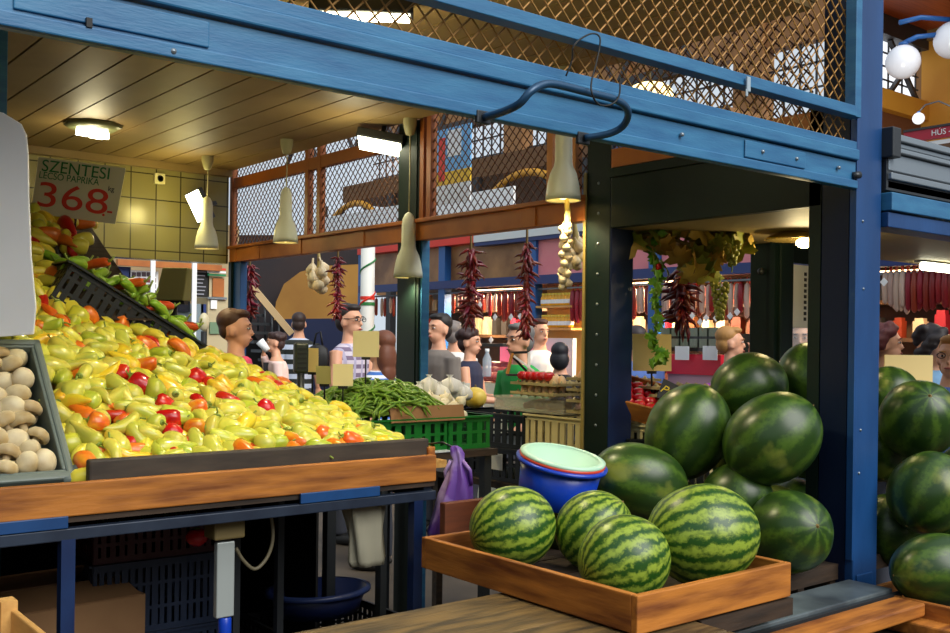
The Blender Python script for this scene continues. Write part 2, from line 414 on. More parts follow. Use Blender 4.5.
# bent tube handle and wire on the girder
t = thing('tube_hook', 'bent blue tube handle bolted to the front girder', 'hook', (1.5, Y0, 2.15))
hp = [P(485, 117, Y=1.755), P(502, 112, Y=1.70), P(519, 104, Y=1.64), P(530, 92, Y=1.62), P(542, 85, Y=1.62), P(556, 84.5, Y=1.62), P(590, 93, Y=1.62), P(613, 99, Y=1.62), P(625, 106, Y=1.63), P(628, 116, Y=1.65), P(622, 127, Y=1.68), P(608, 134, Y=1.71), P(585, 138, Y=1.755)]
def smooth_path(pts, k=4):
    pts = [Vector(q) for q in pts]
    out = []
    for i in range(len(pts) - 1):
        p0, p1, p2, p3 = pts[max(i - 1, 0)], pts[i], pts[i + 1], pts[min(i + 2, len(pts) - 1)]
        for j in range(k):
            s = j / k
            out.append(.5 * ((2 * p1) + (-p0 + p2) * s + (2 * p0 - 5 * p1 + 4 * p2 - p3) * s * s + (-p0 + 3 * p1 - 3 * p2 + p3) * s ** 3))
    out.append(pts[-1]); return out
o = Vector((1.5, Y0, 2.15))
MB().tube([q - o for q in smooth_path(hp)], .009, 10).build('bent_tube', mat('hook_paint', (34, 72, 104), .35, metal=.2), t)
for q in (hp[0], hp[-1]): MB().box(q - o + Vector((0, .008, 0)), (.04, .012, .03)).build('mounting_lug', DSTEEL, t, bevel=.003)
o = MB().tube(smooth_path([P(566, 76, Y=1.74), P(572, 60, Y=1.73), P(574, 45, Y=1.72), P(590, 34, Y=1.72), P(600, 38, Y=1.71), P(597, 60, Y=1.70), P(591, 86, Y=1.60), P(597, 103, Y=1.60), P(610, 105, Y=1.60), P(619, 96, Y=1.61), P(620, 78, Y=1.74)], 5), .0022, 6).build('wire_loop', BLACK)
tag(o, 'thin black wire looped over the bent tube handle', 'wire')

# side frame over the opening towards the aisle
t = thing('wooden_beam', 'brown beam with joint plates below the side wire guard', 'beam', (3.0, 3.0, 2.1), kind='thing')
MB().b2((-.01, 0, 0), (.05, 3.4, .095)).build('rail', ORANGEW, t, bevel=.003)
MB().b2((-.03, 0, .088), (.06, 3.4, .108)).build('top_lip', ORANGEW, t, bevel=.003)
for yy in (.35, 1.25, 1.75, 2.45, 3.0, 3.34): MB().b2((-.016, yy - .05, .0), (-.01, yy + .05, .088)).build('joint_plate', ORANGEW, t, bevel=.002)
t = thing('guard_mesh', 'brown framed wire guard above the side beam', 'wire mesh', (3.02, 1.95, 2.2))
mb = MB(); lattice(mb, .0, 4.42, 1.25, .050, .0034, lambda a, z, s: (s * .002, a, z)); mb.build('wire_lattice', WIRED, t)
ups = [P(u, 200, X=3.0).y - 1.95 for u in (231, 306, 318, 421, 428, 549, 572)]
for i_, yy in enumerate(ups): MB().b2((-.02, yy - .018, .0), (.02, yy + .018, 1.25)).build('frame_upright', BROWNP if i_ < 5 else mat('pale_orange_frame', (206, 138, 82), .5), t)
MB().b2((-.018, ups[3], .40), (.018, 4.42, .47)).build('frame_rail', BROWNP, t)
MB().b2((-.018, .0, 1.0), (.018, 4.42, 1.04)).build('frame_rail', BROWNP, t)
t = thing('fascia_board', 'dark green fascia board between the corner post and riveted post', 'board', (3.0, 1.9, 2.06))
MB().b2((0, 0, 0), (.04, .96, .24)).build('panel', DGREEN, t, bevel=.002)
MB().b2((-.012, 0, .205), (.0, .96, .24)).build('upper_lip', DGREEN, t)
MB().b2((.0, 0, .245), (.04, .96, .32)).build('cap_rail', ORANGEW, t)
o = struct(MB().b2((3.04, 1.92, 2.06), (6.2, 2.90, 2.09)).build('trim_2', mat('soffit_tan', (150, 130, 86), .55)), 'tan soffit over the watermelon corner')
def down(p, e, ang=150, col=(1, .86, .52), rad=.05):
    l = bpy.data.lights.new('lamp_light', 'SPOT'); l.energy = e; l.color = col; l.spot_size = R(ang); l.spot_blend = .6; l.shadow_soft_size = rad
    o = bpy.data.objects.new('lamp_light', l); C.objects.link(o); o.location = p
def spot(p, e, col=(1, .86, .5), rad=.06):
    l = bpy.data.lights.new('lamp_light', 'POINT'); l.energy = e; l.color = col; l.shadow_soft_size = rad
    o = bpy.data.objects.new('lamp_light', l); C.objects.link(o); o.location = p
# neighbouring kiosk: green door post, glazed door with notice
t = thing('door_post', 'broad dark green door post behind the piled watermelons', 'post', (3.95, 2.70, 0))
MB().b2((0, 0, 0), (.10, .17, 2.06)).build('body', DGREEN, t, bevel=.006)
MB().b2((-.02, .02, 0), (.0, .05, 2.06)).build('bead', DGREEN, t)
MB().b2((.1, .03, 0), (.13, .12, 2.06)).build('edge_strip', BLUE2, t)
MB().ell((-.01, .1, 1.93), (.02, .016, .016), 8, 6).build('knob', DSTEEL, t)
t = thing('glass_door', 'glazed kiosk door holding a white printed notice', 'door', (4.09, 2.78, 0))
glass = mat('door_glass', (235, 245, 245), .03, trans=1.0)
MB().b2((0, 0, .95), (.62, .006, 2.0)).build('pane', glass, t)
mb = MB().b2((0, -.012, 0), (.02, .018, 2.06)).b2((.60, -.012, 0), (.64, .018, 2.06)).b2((0, -.012, 1.98), (.64, .018, 2.06)).b2((0, -.01, 0), (.64, .016, .95)); mb.build('sash', DGREEN, t)
p0, p1 = P(791, 264, Y=2.765), P(809, 328, Y=2.765)
t = thing('paper_notice', 'white paper notice with a column of small print on glass door', 'notice', ((p0.x + p1.x) / 2, 2.768, (p0.z + p1.z) / 2))
w, h = p1.x - p0.x, p0.z - p1.z
MB().b2((-w / 2, -.001, -h / 2), (w / 2, .001, h / 2)).build('sheet', WHITE, t)
for k in range(9): MB().b2((w * .22, -.002, h * (.36 - k * .09) - .008), (w * .36, -.001, h * (.36 - k * .09) + .008)).build('printed_mark', DSTEEL, t)
t = thing('kiosk_lamp', 'round bright bulb lamp under the tan soffit', 'lamp', (3.62, 2.42, 2.06))
MB().lathe([(.0, 0), (.05, 0), (.10, -.02), (.115, -.035), (.11, -.036), (.05, -.02)], 20).build('reflector', mat('brass_reflector', (190, 160, 90), .25, metal=.8), t)
MB().ell((.05, -.02, -.045), (.035, .035, .022), 14, 8).build('bulb', LAMPW, t)
spot((3.66, 2.40, 1.95), 3, (1, .80, .42)); spot((3.42, 2.02, 2.0), .4, (1, .8, .42))
t = thing('kiosk_lamp', 'small bright lamp set close to the corner post under the soffit', 'lamp', (3.42, 2.02, 2.06))
MB().lathe([(0, 0), (.05, 0), (.06, -.014), (.05, -.014)], 16).build('reflector', STEEL, t)
MB().ell((0, 0, -.018), (.04, .04, .022), 12, 8).build('bulb', LAMPW, t)

# shutter box and angle to the side of the corner post
t = thing('shutter_box', 'grey ribbed roller shutter box beside the corner post', 'shutter', (3.17, 1.76, 2.12))
for (z0, z1, y) in ((0, .028, .0), (.03, .052, -.014), (.06, .118, -.004), (.12, .136, -.02), (.142, .158, -.006), (.16, .182, -.02)):
    MB().b2((0, y, z0), (2.6, .16, z1)).build('rib', STEEL, t, bevel=.003)
MB().b2((-.01, .0, -.005), (2.6, .17, .19)).build('casing', DSTEEL, t)
MB().b2((-.022, -.03, .1), (.03, .05, .2)).build('end_bracket', DSTEEL, t, bevel=.004)
t = thing('steel_angle', 'pale blue steel angle running below the shutter box', 'angle', (3.16, 1.75, 1.99))
MB().b2((0, 0, .0), (2.6, .1, .05)).build('lower_flange', BLUE2, t, bevel=.003)
MB().b2((0, -.012, .055), (2.6, .1, .115)).build('upper_flange', BLUE, t, bevel=.003)

# ---------------------------------------------------------------- lamps
BELL = [(.008, .335), (.02, .325), (.032, .30), (.036, .27), (.037, .165), (.041, .145), (.056, .115), (.066, .075), (.073, .03), (.075, 0), (.071, .003), (.06, .07), (.04, .12), (.036, .16)]
LAMP_IN = mat('lamp_bulb', (255, 235, 180), .4, emit=(255, 214, 130), estr=6)
def pendant(u, vb, d, label, cap=True, s=1.0, power=1.6):
    p = P(u, vb, d=d)
    t = thing('pendant_lamp', label, 'lamp', (p.x, p.y, p.z), group='white bell pendant lamps'); top = 2.72 - p.z
    MB().lathe([(r * s, z * s) for r, z in BELL], 28).build('lamp_shade', WHITEM, t)
    MB().ell((0, 0, .045 * s), (.03 * s, .03 * s, .04 * s), 12, 8).build('bulb', LAMP_IN, t)
    MB().tube([(0, 0, .33 * s), (.004, 0, (top + .33 * s) / 2), (0, 0, top)], .0035, 6).build('cord', CORD, t)
    if cap: MB().lathe([(.012, top - .085), (.022, top - .08), (.036, top - .03), (.036, top)], 16, cap0=True).build('ceiling_rose', mat('grey_rose', (168, 162, 124), .5), t)
    l = bpy.data.lights.new('pendant_glow', 'SPOT'); l.spot_size = R(130); l.spot_blend = .5; l.energy = power * 6; l.color = (1, .80, .45); l.shadow_soft_size = .03
    o = bpy.data.objects.new('pendant_glow', l); C.objects.link(o); o.location = (p.x, p.y, p.z - .02)
    return t
pendant(285.5, 243, 5.73, 'white bell pendant lamp hanging before the side wire guard', s=.95)
pendant(408, 278, 5.15, 'white bell pendant lamp hanging low by the dark green post')
pendant(563, 201, 4.15, 'white bell pendant lamp hanging right beside the riveted post'.replace('right ', ''), s=.98)
pendant(206.5, 249, 6.3, 'white bell pendant lamp hanging before the olive tiles', s=.98)
p = P(98, 267, d=8.6)
t = thing('pendant_lamp', 'small white bell lamp far behind the heaped crate', 'lamp', tuple(p), group='white bell pendant lamps')
MB().lathe([(.02, .14), (.05, .13), (.085, 0), (.08, .0), (.04, .11)], 20).build('lamp_shade', WHITEM, t)
MB().tube([(0, 0, .14), (0, 0, 1.0)], .004, 6).build('cord', CORD, t)

# CFL fitting on the ceiling
p = P(93, 124, Z=2.72)
t = thing('ceiling_light', 'flat ceiling light with two short tubes above the price sign', 'lamp', (p.x, p.y, 2.72), (0, 0, R(20)))
MB().lathe([(.0, 0), (.15, 0), (.15, -.012), (.12, -.03), (0, -.03)], 8).build('base', mat('fitting_green', (120, 124, 84), .4), t)
for dx in (-.04, .045): MB().tube([(dx - .05, .02, -.05), (dx - .01, -.01, -.055), (dx + .03, -.03, -.05)], .022, 10).build('tube', LAMPC, t)
spot((p.x, p.y, 2.56), 3.2); down((p.x, p.y, 2.62), 24)
def flood(p, rot, label, w=.24, d=.13, power=10, brk=.1):
    t = thing('flood_light', label, 'lamp', tuple(p), rot)
    MB().b2((-w / 2, -d / 2, 0), (w / 2, d / 2, .05)).build('housing', DSTEEL, t, bevel=.008)
    MB().b2((-w / 2 + .012, -d / 2 + .012, -.006), (w / 2 - .012, d / 2 - .012, .0)).build('lens', LAMPC, t)
    MB().b2((-.012, -.012, .05), (.012, .012, brk)).build('bracket', DSTEEL, t)
    return t
p = P(380, 146, d=5.3); flood(p, (R(-18), R(10), R(-40)), 'bright flood light under the ceiling beside the green post', .25, .16, brk=.2); spot(p - Vector((.25, .1, .12)), 3, (1, .9, .55))
p = P(198, 206, d=6.45); n_ = Vector((-.75, -.6, -.2)).normalized(); l_ = (RT * .42 - UP); l_ = (l_ - n_ * l_.dot(n_)).normalized(); z_ = -n_; y_ = z_.cross(l_)
flood(p, Matrix((l_, y_, z_)).transposed().to_euler(), 'slanting flood light glowing before the olive tiles', .21, .12, brk=.24); spot(p + Vector((-.17, -.12, -.02)), 4, (1, .84, .3))
p = P(362, 4, Z=2.70); t = flood(p, (0, 0, R(-35)), 'bright light on the ceiling seen through the tan guard', .34, .10); t.location.z = 2.66; spot((p.x, p.y, 2.52), 4); down((p.x, p.y - .05, 2.63), 40, 140)
p = P(159, 179, Y=6.395)
t = thing('wall_socket', 'small square socket on the olive tiles', 'socket', tuple(p))
MB().b2((-.035, -.02, -.035), (.035, .004, .035)).build('plate', mat('socket_cream', (226, 220, 170), .4), t, bevel=.005)
MB().lathe([(0, 0), (.016, 0), (.02, .006)], 14, (0, -.02, 0), Matrix.Rotation(R(90), 3, 'X')).build('outlet', BLACK, t)
# ================================================================ CRATES
def plastic_crate(name, label, loc, rot, L, W, H, m, group=None, pitch=.035, bars=3):
    t = thing(name, label, 'crate', loc, rot, group)
    MB().b2((-L / 2 + .006, -W / 2 + .006, 0), (L / 2 - .006, W / 2 - .006, .008)).build('crate_floor', m, t)
    for sx, sy in ((0, -1), (0, 1), (-1, 0), (1, 0)):
        n = (L if sy else W); mb = MB()
        def seg(a0, a1, z0, z1, th=.006, out=0.0):
            if sy: mb.b2((a0, sy * (W / 2 + out) - th / 2, z0), (a1, sy * (W / 2 + out) + th / 2, z1))
            else: mb.b2((sx * (L / 2 + out) - th / 2, a0, z0), (sx * (L / 2 + out) + th / 2, a1, z1))
        seg(-n / 2, n / 2, H - .028, H, .010); seg(-n / 2, n / 2, 0, .022, .008)
        for k in range(1, bars): seg(-n / 2, n / 2, H * k / bars - .006, H * k / bars + .006)
        q = max(3, int(n / pitch))
        for k in range(q + 1):
            a = -n / 2 + n * k / q; w = pitch * .30 if k % 4 else pitch * .42
            seg(max(a - w, -n / 2), min(a + w, n / 2), .01, H - .01, .005)
        seg(-n / 2 - .006, n / 2 + .006, H - .008, H, .022, .006)
        mb.build('side_panel', m, t)
    return t

def wood_crate(name, label, loc, rot, L, W, H, th=.018, mx=None, my=None, group=None, slats=4):
    t = thing(name, label, 'crate', loc, rot, group)
    for s in (-1, 1):
        MB().b2((-L / 2, s * (W / 2) - (th if s > 0 else 0), 0), (L / 2, s * W / 2 + (0 if s > 0 else th), H)).build('side_board', mx or PINE, t, bevel=.003)
        MB().b2((s * L / 2 - (th if s > 0 else 0), -W / 2 + th, 0), (s * L / 2 + (0 if s > 0 else th), W / 2 - th, H)).build('end_board', my or PINEY, t, bevel=.003)
    for k in range(slats):
        a = -W / 2 + th + (W - 2 * th) * k / slats
        MB().b2((-L / 2 + th, a + .004, 0), (L / 2 - th, a + (W - 2 * th) / slats - .004, .012)).build('base_slat', DWOOD, t)
    return t

# ================================================================ WATERMELONS
STRIPE = mat_melon('striped_rind', (142, 164, 56), (32, 74, 20), 18, 10, .12, rough=.36)
DARKR = mat_melon('dark_rind', (70, 98, 30), (36, 62, 20), 9, 6.0, -.3, patch=(120, 128, 50), rough=.33)
def melon_mesh(m):
    mb = MB(); n, k = 40, 26
    mb.ell((0, 0, 0), 1, n, k)
    for i, p in enumerate(mb.v):
        a = math.atan2(p[1], p[0]); f = 1 + .012 * math.cos(5 * a) * (1 - p[2] ** 2) + .008 * math.sin(3 * a + 4 * p[2])
        mb.v[i] = (p[0] * f, p[1] * f, p[2])
    return mb.mesh('watermelon', m)
MESHES = {'s': melon_mesh(STRIPE), 'd': melon_mesh(DARKR)}
STEMM = MB().lathe([(.06, .985), (.05, 1.0), (.02, 1.005), (.018, 1.03), (.0, 1.03)], 10).mesh('stem_scar', DRYST)
SCARM = MB().lathe([(.045, -.99), (.03, -1.004), (.0, -1.006)], 10).mesh('blossom_scar', mat('scar_tan', (150, 132, 70), .7))
def melon(kind, c, r, ax, label, group=None):
    o = bpy.data.objects.new('watermelon', MESHES[kind]); C.objects.link(o)
    o.location = c; o.scale = r if hasattr(r, '__len__') else (r, r, r)
    q = Vector((0, 0, 1)).rotation_difference(Vector(ax).normalized()); o.rotation_mode = 'QUATERNION'; o.rotation_quaternion = q @ Quaternion((0, 0, 1), random.uniform(0, 6.28))
    tag(o, label, 'watermelon', group)
    for nm, me in (('stem_scar', STEMM), ('blossom_scar', SCARM)):
        s = bpy.data.objects.new(nm, me); C.objects.link(s); s.parent = o
    return o
G1 = 'striped watermelons in the crate'
melon('s', (1.90, 2.18, 1.062), (.118, .118, .126), (.9, -.35, .25), 'round striped watermelon at the far corner of its crate', G1)
melon('s', (2.10, 2.05, 1.052), (.112, .112, .116), (.5, -.5, .75), 'half hidden striped watermelon under the blue basin', G1)
melon('s', (1.885, 1.735, 1.050), (.112, .112, .118), (.80, -.30, .30), 'striped watermelon at the near corner of the wooden crate', G1)
melon('s', (2.15, 1.70, 1.090), (.134, .134, .15), (.86, -.5, .1), 'largest striped watermelon beside the yellow crate end', G1)
G2 = 'dark watermelons behind the crate'; G3 = 'dark watermelons beside the corner post'
melon('d', (2.50, 2.24, 1.14), (.125, .125, .165), (.85, -.5, -.25), 'long dark watermelon lying beside the blue basin', G2)
melon('d', (2.745, 2.24, 1.29), (.142, .142, .172), (.35, -.25, .9), 'big dark watermelon leaning above the long one', G2)
melon('d', (3.06, 2.22, 1.435), (.128, .128, .142), (.8, -.4, .3), 'dark watermelon at the top of the pile with yellow shine', G2)
melon('d', (2.80, 1.94, 1.29), (.142, .142, .168), (.6, -.5, .65), 'big dark watermelon leaning against the corner post', G2)
melon('d', (2.74, 2.03, 1.09), .115, (.3, .3, .9), 'dark watermelon wedged low in the gap above the striped one', G2)
melon('d', (2.72, 1.82, 1.015), (.128, .128, .14), (-.3, -.9, .3), 'dark watermelon at the foot of the corner post', G2)
melon('d', (3.33, 2.15, 1.475), (.118, .118, .13), (.2, .2, .9), 'dark watermelon peeping out behind the corner post', G2)
melon('d', (2.27, 2.32, 1.0), .10, (.2, .1, .9), 'dark watermelon carrying the blue basin', G2)
for i, c in enumerate([(3.02, 2.2, 1.17), (3.3, 2.12, 1.22), (3.04, 2.1, .98), (3.32, 2.2, .97), (2.52, 2.55, 1.0), (2.98, 2.47, 1.20), (2.75, 2.3, 1.0)]):
    melon('d', c, .122, (.3 + i * .1, .4, .8), 'dark watermelon hidden low in the pile', G2)
melon('d', (3.45, 1.79, 1.335), (.136, .136, .15), (-.55, -.55, .6), 'dark watermelon with radiating yellow end before the wide card', G3)
melon('d', (3.78, 2.08, 1.385), (.122, .122, .13), (.3, .2, .9), 'dark watermelon half hidden under the wide card', G3)
melon('d', (3.52, 1.99, 1.215), .128, (.3, .4, .8), 'round watermelon touching the blue face of the corner post', G3)
melon('d', (3.27, 1.655, 1.11), (.132, .132, .142), (.6, -.2, .7), 'dark glossy watermelon in the middle of the outer pile', G3)
melon('d', (3.08, 1.53, .905), (.112, .112, .15), (.9, -.5, .1), 'long green watermelon lying in the outer crate', G3)
for i, c in enumerate([(3.45, 1.62, .90), (3.62, 1.86, .98), (3.36, 1.84, .95), (3.8, 2.05, 1.17), (3.78, 1.75, 1.12)]):
    melon('d', c, .125, (.2, .5 - i * .2, .8), 'dark watermelon hidden low in the outer pile', G3)

# crate of striped melons, counter, sills, bins
wood_crate('wooden_crate', 'orange brown wooden crate holding the striped watermelons', (2.03, 1.97, .930), (0, 0, 0), .60, .84, .090, .02, group=None, slats=5)
t = thing('plank_counter', 'worn brown plank counter in front of the stall', 'counter', (.8, 1.5, .925))
for k in range(4): MB().b2((-1.2, -.62 + k * .293, -.04), (1.15, -.62 + k * .293 + .288, 0)).build('plank', COUNTERW, t, bevel=.004)
for x_ in (-1.1, 1.05):
    for y_ in (-.5, .45): MB().b2((x_ - .03, y_ - .03, -.925), (x_ + .03, y_ + .03, -.04)).build('leg', DWOOD, t)
t = thing('melon_bench', 'dark low wooden bench under the watermelon pile', 'bench', (2.7, 2.15, .88))
MB().b2((-.36, -.33, -.05), (1.3, .46, 0)).build('bench_top', DWOOD, t)
MB().b2((-.74, -.60, .0), (-.36, .46, .044)).build('crate_bearer', DWOOD, t)
MB().b2((-.74, .43, .0), (.25, .46, .19)).build('back_board', mat('red_brown_board', (112, 58, 30), .6, col2=(84, 42, 24), scale=4, stretch=(1, 8, 8)), t, bevel=.003)
for x_ in (-.3, .3, 1.2):
    for y_ in (-.29, .42): MB().b2((x_ - .03, y_ - .03, -.88), (x_ + .03, y_ + .03, -.05)).build('leg', DWOOD, t)
t = thing('sill_strip', 'blue grey metal sill strip running up to the corner post', 'sill', (2.4, 1.62, .80), kind='thing')
MB().b2((-.6, -.005, 0), (.57, .145, .045)).build('metal_strip', mat('sill_metal', (112, 124, 128), .4, metal=.3, col2=(70, 78, 84), scale=6), t, bevel=.004)
MB().b2((-.6, -.02, -.02), (.60, -.006, .034)).build('edge_strip', DSTEEL, t)
o = MB().b2((-.6, -.05, -.02), (.52, .05, .02)).build('wooden_batten', PINE, None, (2.42, 1.545, .81), bevel=.006)
tag(o, 'short orange wooden batten below the metal sill strip', 'batten')
o = MB().b2((-.5, -.05, -.02), (.5, .05, .02)).build('wooden_batten', PINEY, None, (2.93, 1.30, .76), (0, 0, R(90)), bevel=.006)
tag(o, 'long wooden batten under the outer watermelon crate', 'batten')
t = thing('support_frame', 'dark trestle frame under the sills and outer crate', 'frame', (2.9, 1.4, 0))
MB().b2((-.90, -.5, .68), (1.2, .36, .735)).build('top', DWOOD, t)
for x_ in (-.86, 1.1):
    for y_ in (-.45, .25): MB().b2((x_ - .03, y_ - .03, 0), (x_ + .03, y_ + .03, .68)).build('leg', DWOOD, t)
wood_crate('wooden_crate', 'wooden crate beside the post holding the outer watermelons', (3.48, 1.33, .74), (0, 0, 0), 1.06, .76, .088, .02)

# basins on the melons
def basin(name, label, loc, rot, r0, r1, h, m, grp):
    t = thing(name, label, 'basin', loc, rot, grp)
    MB().lathe([(0, 0), (r0, 0), (r0 + .006, .004), (r1, h), (r1 - .004, h), (r0, .01), (0, .008)], 44).build('bowl', m, t)
    MB().lathe([(r1 - .004, h - .012), (r1 + .014, h - .010), (r1 + .016, h), (r1, h + .004), (r1 - .005, h)], 44).build('rim', m, t)
    return t
bc = P(562, 461, d=3.17)
tilt = Matrix.Rotation(R(9), 3, FW) @ Matrix.Rotation(R(9), 3, RT); br = tilt.to_euler()
basin('plastic_basin', 'round blue plastic basin on top of the watermelons', tuple(bc + tilt @ Vector((0, 0, -.135))), br, .112, .130, .135, BLUEP, 'stacked plastic basins')
basin('plastic_basin', 'thin red plastic basin nested inside the blue one', tuple(bc + tilt @ Vector((0, 0, -.082))), br, .095, .121, .092, REDP, 'stacked plastic basins')
basin('plastic_basin', 'pale mint plastic basin topmost in the basin stack', tuple(bc + tilt @ Vector((0, 0, -.067))), br, .092, .120, .085, MINTP, 'stacked plastic basins')

# light crate at the near end of the counter
t = wood_crate('fruit_crate', 'pale wooden fruit crate with red mark on the counter', (.23, 1.75, .925), (0, 0, 0), .60, .66, .148, .012, PALEW, PALEW)
q = P(9, 615, Y=2.08)
MB().b2((.27, .29, .0), (.30, .33, .165)).build('corner_post', PALEW, t)
MB().b2((.16, .322, .02), (.30, .334, .16)).build('end_board', PALEW, t, bevel=.002)
o = MB().b2((.0, 0, 0), (.52, .34, .05)).build('fruit_crate_lid', PALEW, None, (.0, 0, 0)); bpy.data.objects.remove(o)
MB().lathe([(0, .001), (.012, .001), (.012, 0)], 12, (.245, .321, .10), Matrix.Rotation(R(90), 3, 'X')).build('red_mark', mat('red_mark', (176, 44, 30), .7), t)

# ================================================================ PEPPER STAND
FY = 2.75
t = thing('pepper_stand', 'long market stand with pine front board under the yellow peppers', 'market stand', (1.0, FY, 0))
MB().b2((-1.9, 0, 1.115), (1.05, .022, 1.205)).build('front_board', PINE, t, bevel=.004)
MB().b2((-.10, .03, 1.19), (1.04, .062, 1.258)).build('lip_board', mat('grey_lip', (74, 64, 52), .7, col2=(54, 46, 38), scale=5, stretch=(1, 6, 6)), t, bevel=.006)
MB().b2((1.03, .02, 1.115), (1.06, 1.9, 1.23)).build('end_board', PINEY, t, bevel=.004)
MB().b2((-1.9, .01, 1.098), (1.05, 1.9, 1.115)).build('table_top', DWOOD, t)
MB().b2((-1.9, .0, 1.052), (1.05, .03, 1.084)).build('front_rail', RAILB, t, bevel=.003)
MB().b2((-1.9, 1.86, 1.052), (1.05, 1.89, 1.098)).build('back_rail', RAILB, t)
MB().b2((1.02, .03, 1.052), (1.05, 1.86, 1.098)).build('side_rail', RAILB, t)
for (u0, u1) in ((-30, 68), (300, 379)):
    a, c = P(u0, 505, Y=FY).x - 1.0, P(u1, 505, Y=FY).x - 1.0
    MB().b2((a, -.006, 1.086), (c, .004, 1.118)).build('label_holder', BLUE2, t, bevel=.002)
for x_ in (P(66, 560, Y=2.77).x - 1, P(417, 560, Y=2.77).x - 1.01, -1.7):
    for y_ in (.0, 1.86): MB().b2((x_ - .018, y_, 0), (x_ + .018, y_ + .035, 1.055)).build('leg', NAVY if y_ < .5 else DSTEEL, t)
for x_ in (.55, .72): MB().b2((x_, .5, 0), (x_ + .025, .53, 1.055)).build('leg', DSTEEL, t)
MB().b2((-1.9, .5, .28), (1.05, 1.9, .30)).build('lower_shelf', DWOOD, t)
MB().b2((-1.9, 1.87, .0), (1.05, 1.885, 1.052)).build('back_panel', BLACK, t)  # added black sheet that darkens the space under the stand
MB().b2((1.02, .75, .0), (1.03, 1.86, 1.052)).build('side_panel', BLACK, t)  # black sheet added to keep the stand's end dark below the table
HB = [(.7, 1.76), (1.0, 1.72), (1.32, 1.62), (1.71, 1.515), (1.91, 1.44), (2.06, 1.38)]
def heap(X, Y):
    for (a, ha), (c, hc) in zip(HB, HB[1:]):
        if X <= c: break
    hb = ha + (hc - ha) * (X - a) / (c - a)
    s = (Y - 2.82) / .93
    edge = .02 * max(0, (X - 1.9) / .15)
    return 1.235 + (hb - 1.235) * s ** .95 * (1 if s > 0 else 1) - edge if s > 0 else 1.235 - edge
def heap2(X, Y): return 1.745 + (Y - 3.8) * .56
MB().grid(lambda a, c: (.88 + a * 1.15 - 1.0, 2.80 + c * .98 - FY, heap(.88 + a * 1.15, 2.80 + c * .98) - .075), 14, 12).build('sloping_bed', DWOOD, t)
MB().grid(lambda a, c: (.6 + a * .86 - 1.0, 3.78 + c * .8 - FY, heap2(0, 3.78 + c * .8) - .08), 6, 8).build('upper_bed', DWOOD, t)
MB().b2((-.4, 1.02, 1.12), (1.0, 1.06, 1.42)).build('riser', DWOOD, t)
MB().b2((-.4, 1.80, 1.12), (.5, 1.84, 2.0)).build('riser', DWOOD, t)

# ---------------------------------------------------------------- peppers
def pepper_mb(L, prof, bend, lobes, seed):
    rnd = random.Random(seed); n, k = 12, len(prof); vs, fs = [], []
    ph = rnd.uniform(0, 6)
    for i, (s, r) in enumerate(prof):
        x = (s - .5) * L; z = bend * math.sin(s * math.pi) ; y = .3 * bend * math.sin(s * 5 + ph)
        for j in range(n):
            a = 2 * math.pi * j / n; rr = r * (1 + lobes * math.cos(3 * a + ph + s * 1.2) * (1 - s * .4))
            vs.append((x, y + rr * math.cos(a), z + rr * math.sin(a)))
    for i in range(k - 1):
        for j in range(n): fs.append((i * n + j, i * n + (j + 1) % n, (i + 1) * n + (j + 1) % n, (i + 1) * n + j))
    fs.append(tuple(reversed(range(n)))); fs.append(tuple((k - 1) * n + j for j in range(n)))
    return MB().add(vs, fs, True)
PROF = {
 'pointed': (.135, [(0, .010), (.015, .019), (.08, .027), (.22, .030), (.45, .027), (.7, .018), (.88, .010), (.97, .005), (1, .001)], .010, .07),
 'curved': (.14, [(0, .008), (.02, .016), (.1, .022), (.3, .024), (.55, .021), (.78, .014), (.93, .007), (1, .001)], .022, .06),
 'blunt': (.115, [(0, .012), (.02, .024), (.1, .032), (.3, .035), (.55, .033), (.78, .027), (.92, .018), (.98, .010), (1, .002)], .005, .10),
 'short': (.082, [(0, .012), (.03, .026), (.14, .034), (.4, .037), (.65, .034), (.85, .024), (.96, .013), (1, .002)], .0, .11)}
PCOL = {
 'pale yellow': mat('pepper_pale', (226, 214, 84), .32, col2=(200, 204, 76), scale=14, lo=.4, hi=.62, rand=.14, coat=.3, sss=.0),
 'lemon yellow': mat('pepper_yellow', (238, 206, 48), .3, col2=(240, 170, 40), scale=12, lo=.5, hi=.75, rand=.1, coat=.3),
 'light green': mat('pepper_green', (172, 190, 50), .32, col2=(204, 206, 70), scale=12, rand=.12, coat=.3),
 'orange': mat('pepper_orange', (232, 108, 26), .28, col2=(238, 168, 44), scale=15, lo=.5, hi=.72, rand=.1, coat=.35),
 'red': mat('pepper_red', (196, 24, 18), .25, col2=(226, 62, 24), scale=10, lo=.5, hi=.8, rand=.08, coat=.4)}
PMESH, PSTEM = {}, {}
for sh, (L, pr, bd, lb) in PROF.items():
    for cn, m in PCOL.items(): PMESH[sh, cn] = pepper_mb(L, pr, bd, lb, hash(sh) % 7 if False else len(sh)).mesh('pepper', m)
    x0 = -L / 2
    PSTEM[sh] = MB().tube([(x0 + .006, 0, 0), (x0 - .002, 0, .001), (x0 - .004, 0, .001)], [.015, .013, .007], 8).tube([(x0 - .002, 0, .001), (x0 - .014, .002, .004), (x0 - .026, .004, .011)], [.004, .003, .0035], 6).mesh('stem', STEMG)
def put_pepper(p, sh, cn, nrm, yaw, roll, s):
    o = bpy.data.objects.new('pepper', PMESH[sh, cn]); C.objects.link(o)
    q = Vector((0, 0, 1)).rotation_difference(nrm) @ Quaternion((0, 0, 1), yaw) @ Quaternion((0, 1, 0), roll) @ Quaternion((1, 0, 0), random.uniform(0, 6.28))
    o.rotation_mode = 'QUATERNION'; o.rotation_quaternion = q; o.location = p; o.scale = (s, s, s)
    c = bpy.data.objects.new('stem', PSTEM[sh]); C.objects.link(c); c.parent = o
    return o
rp = random.Random(11)
spots = []
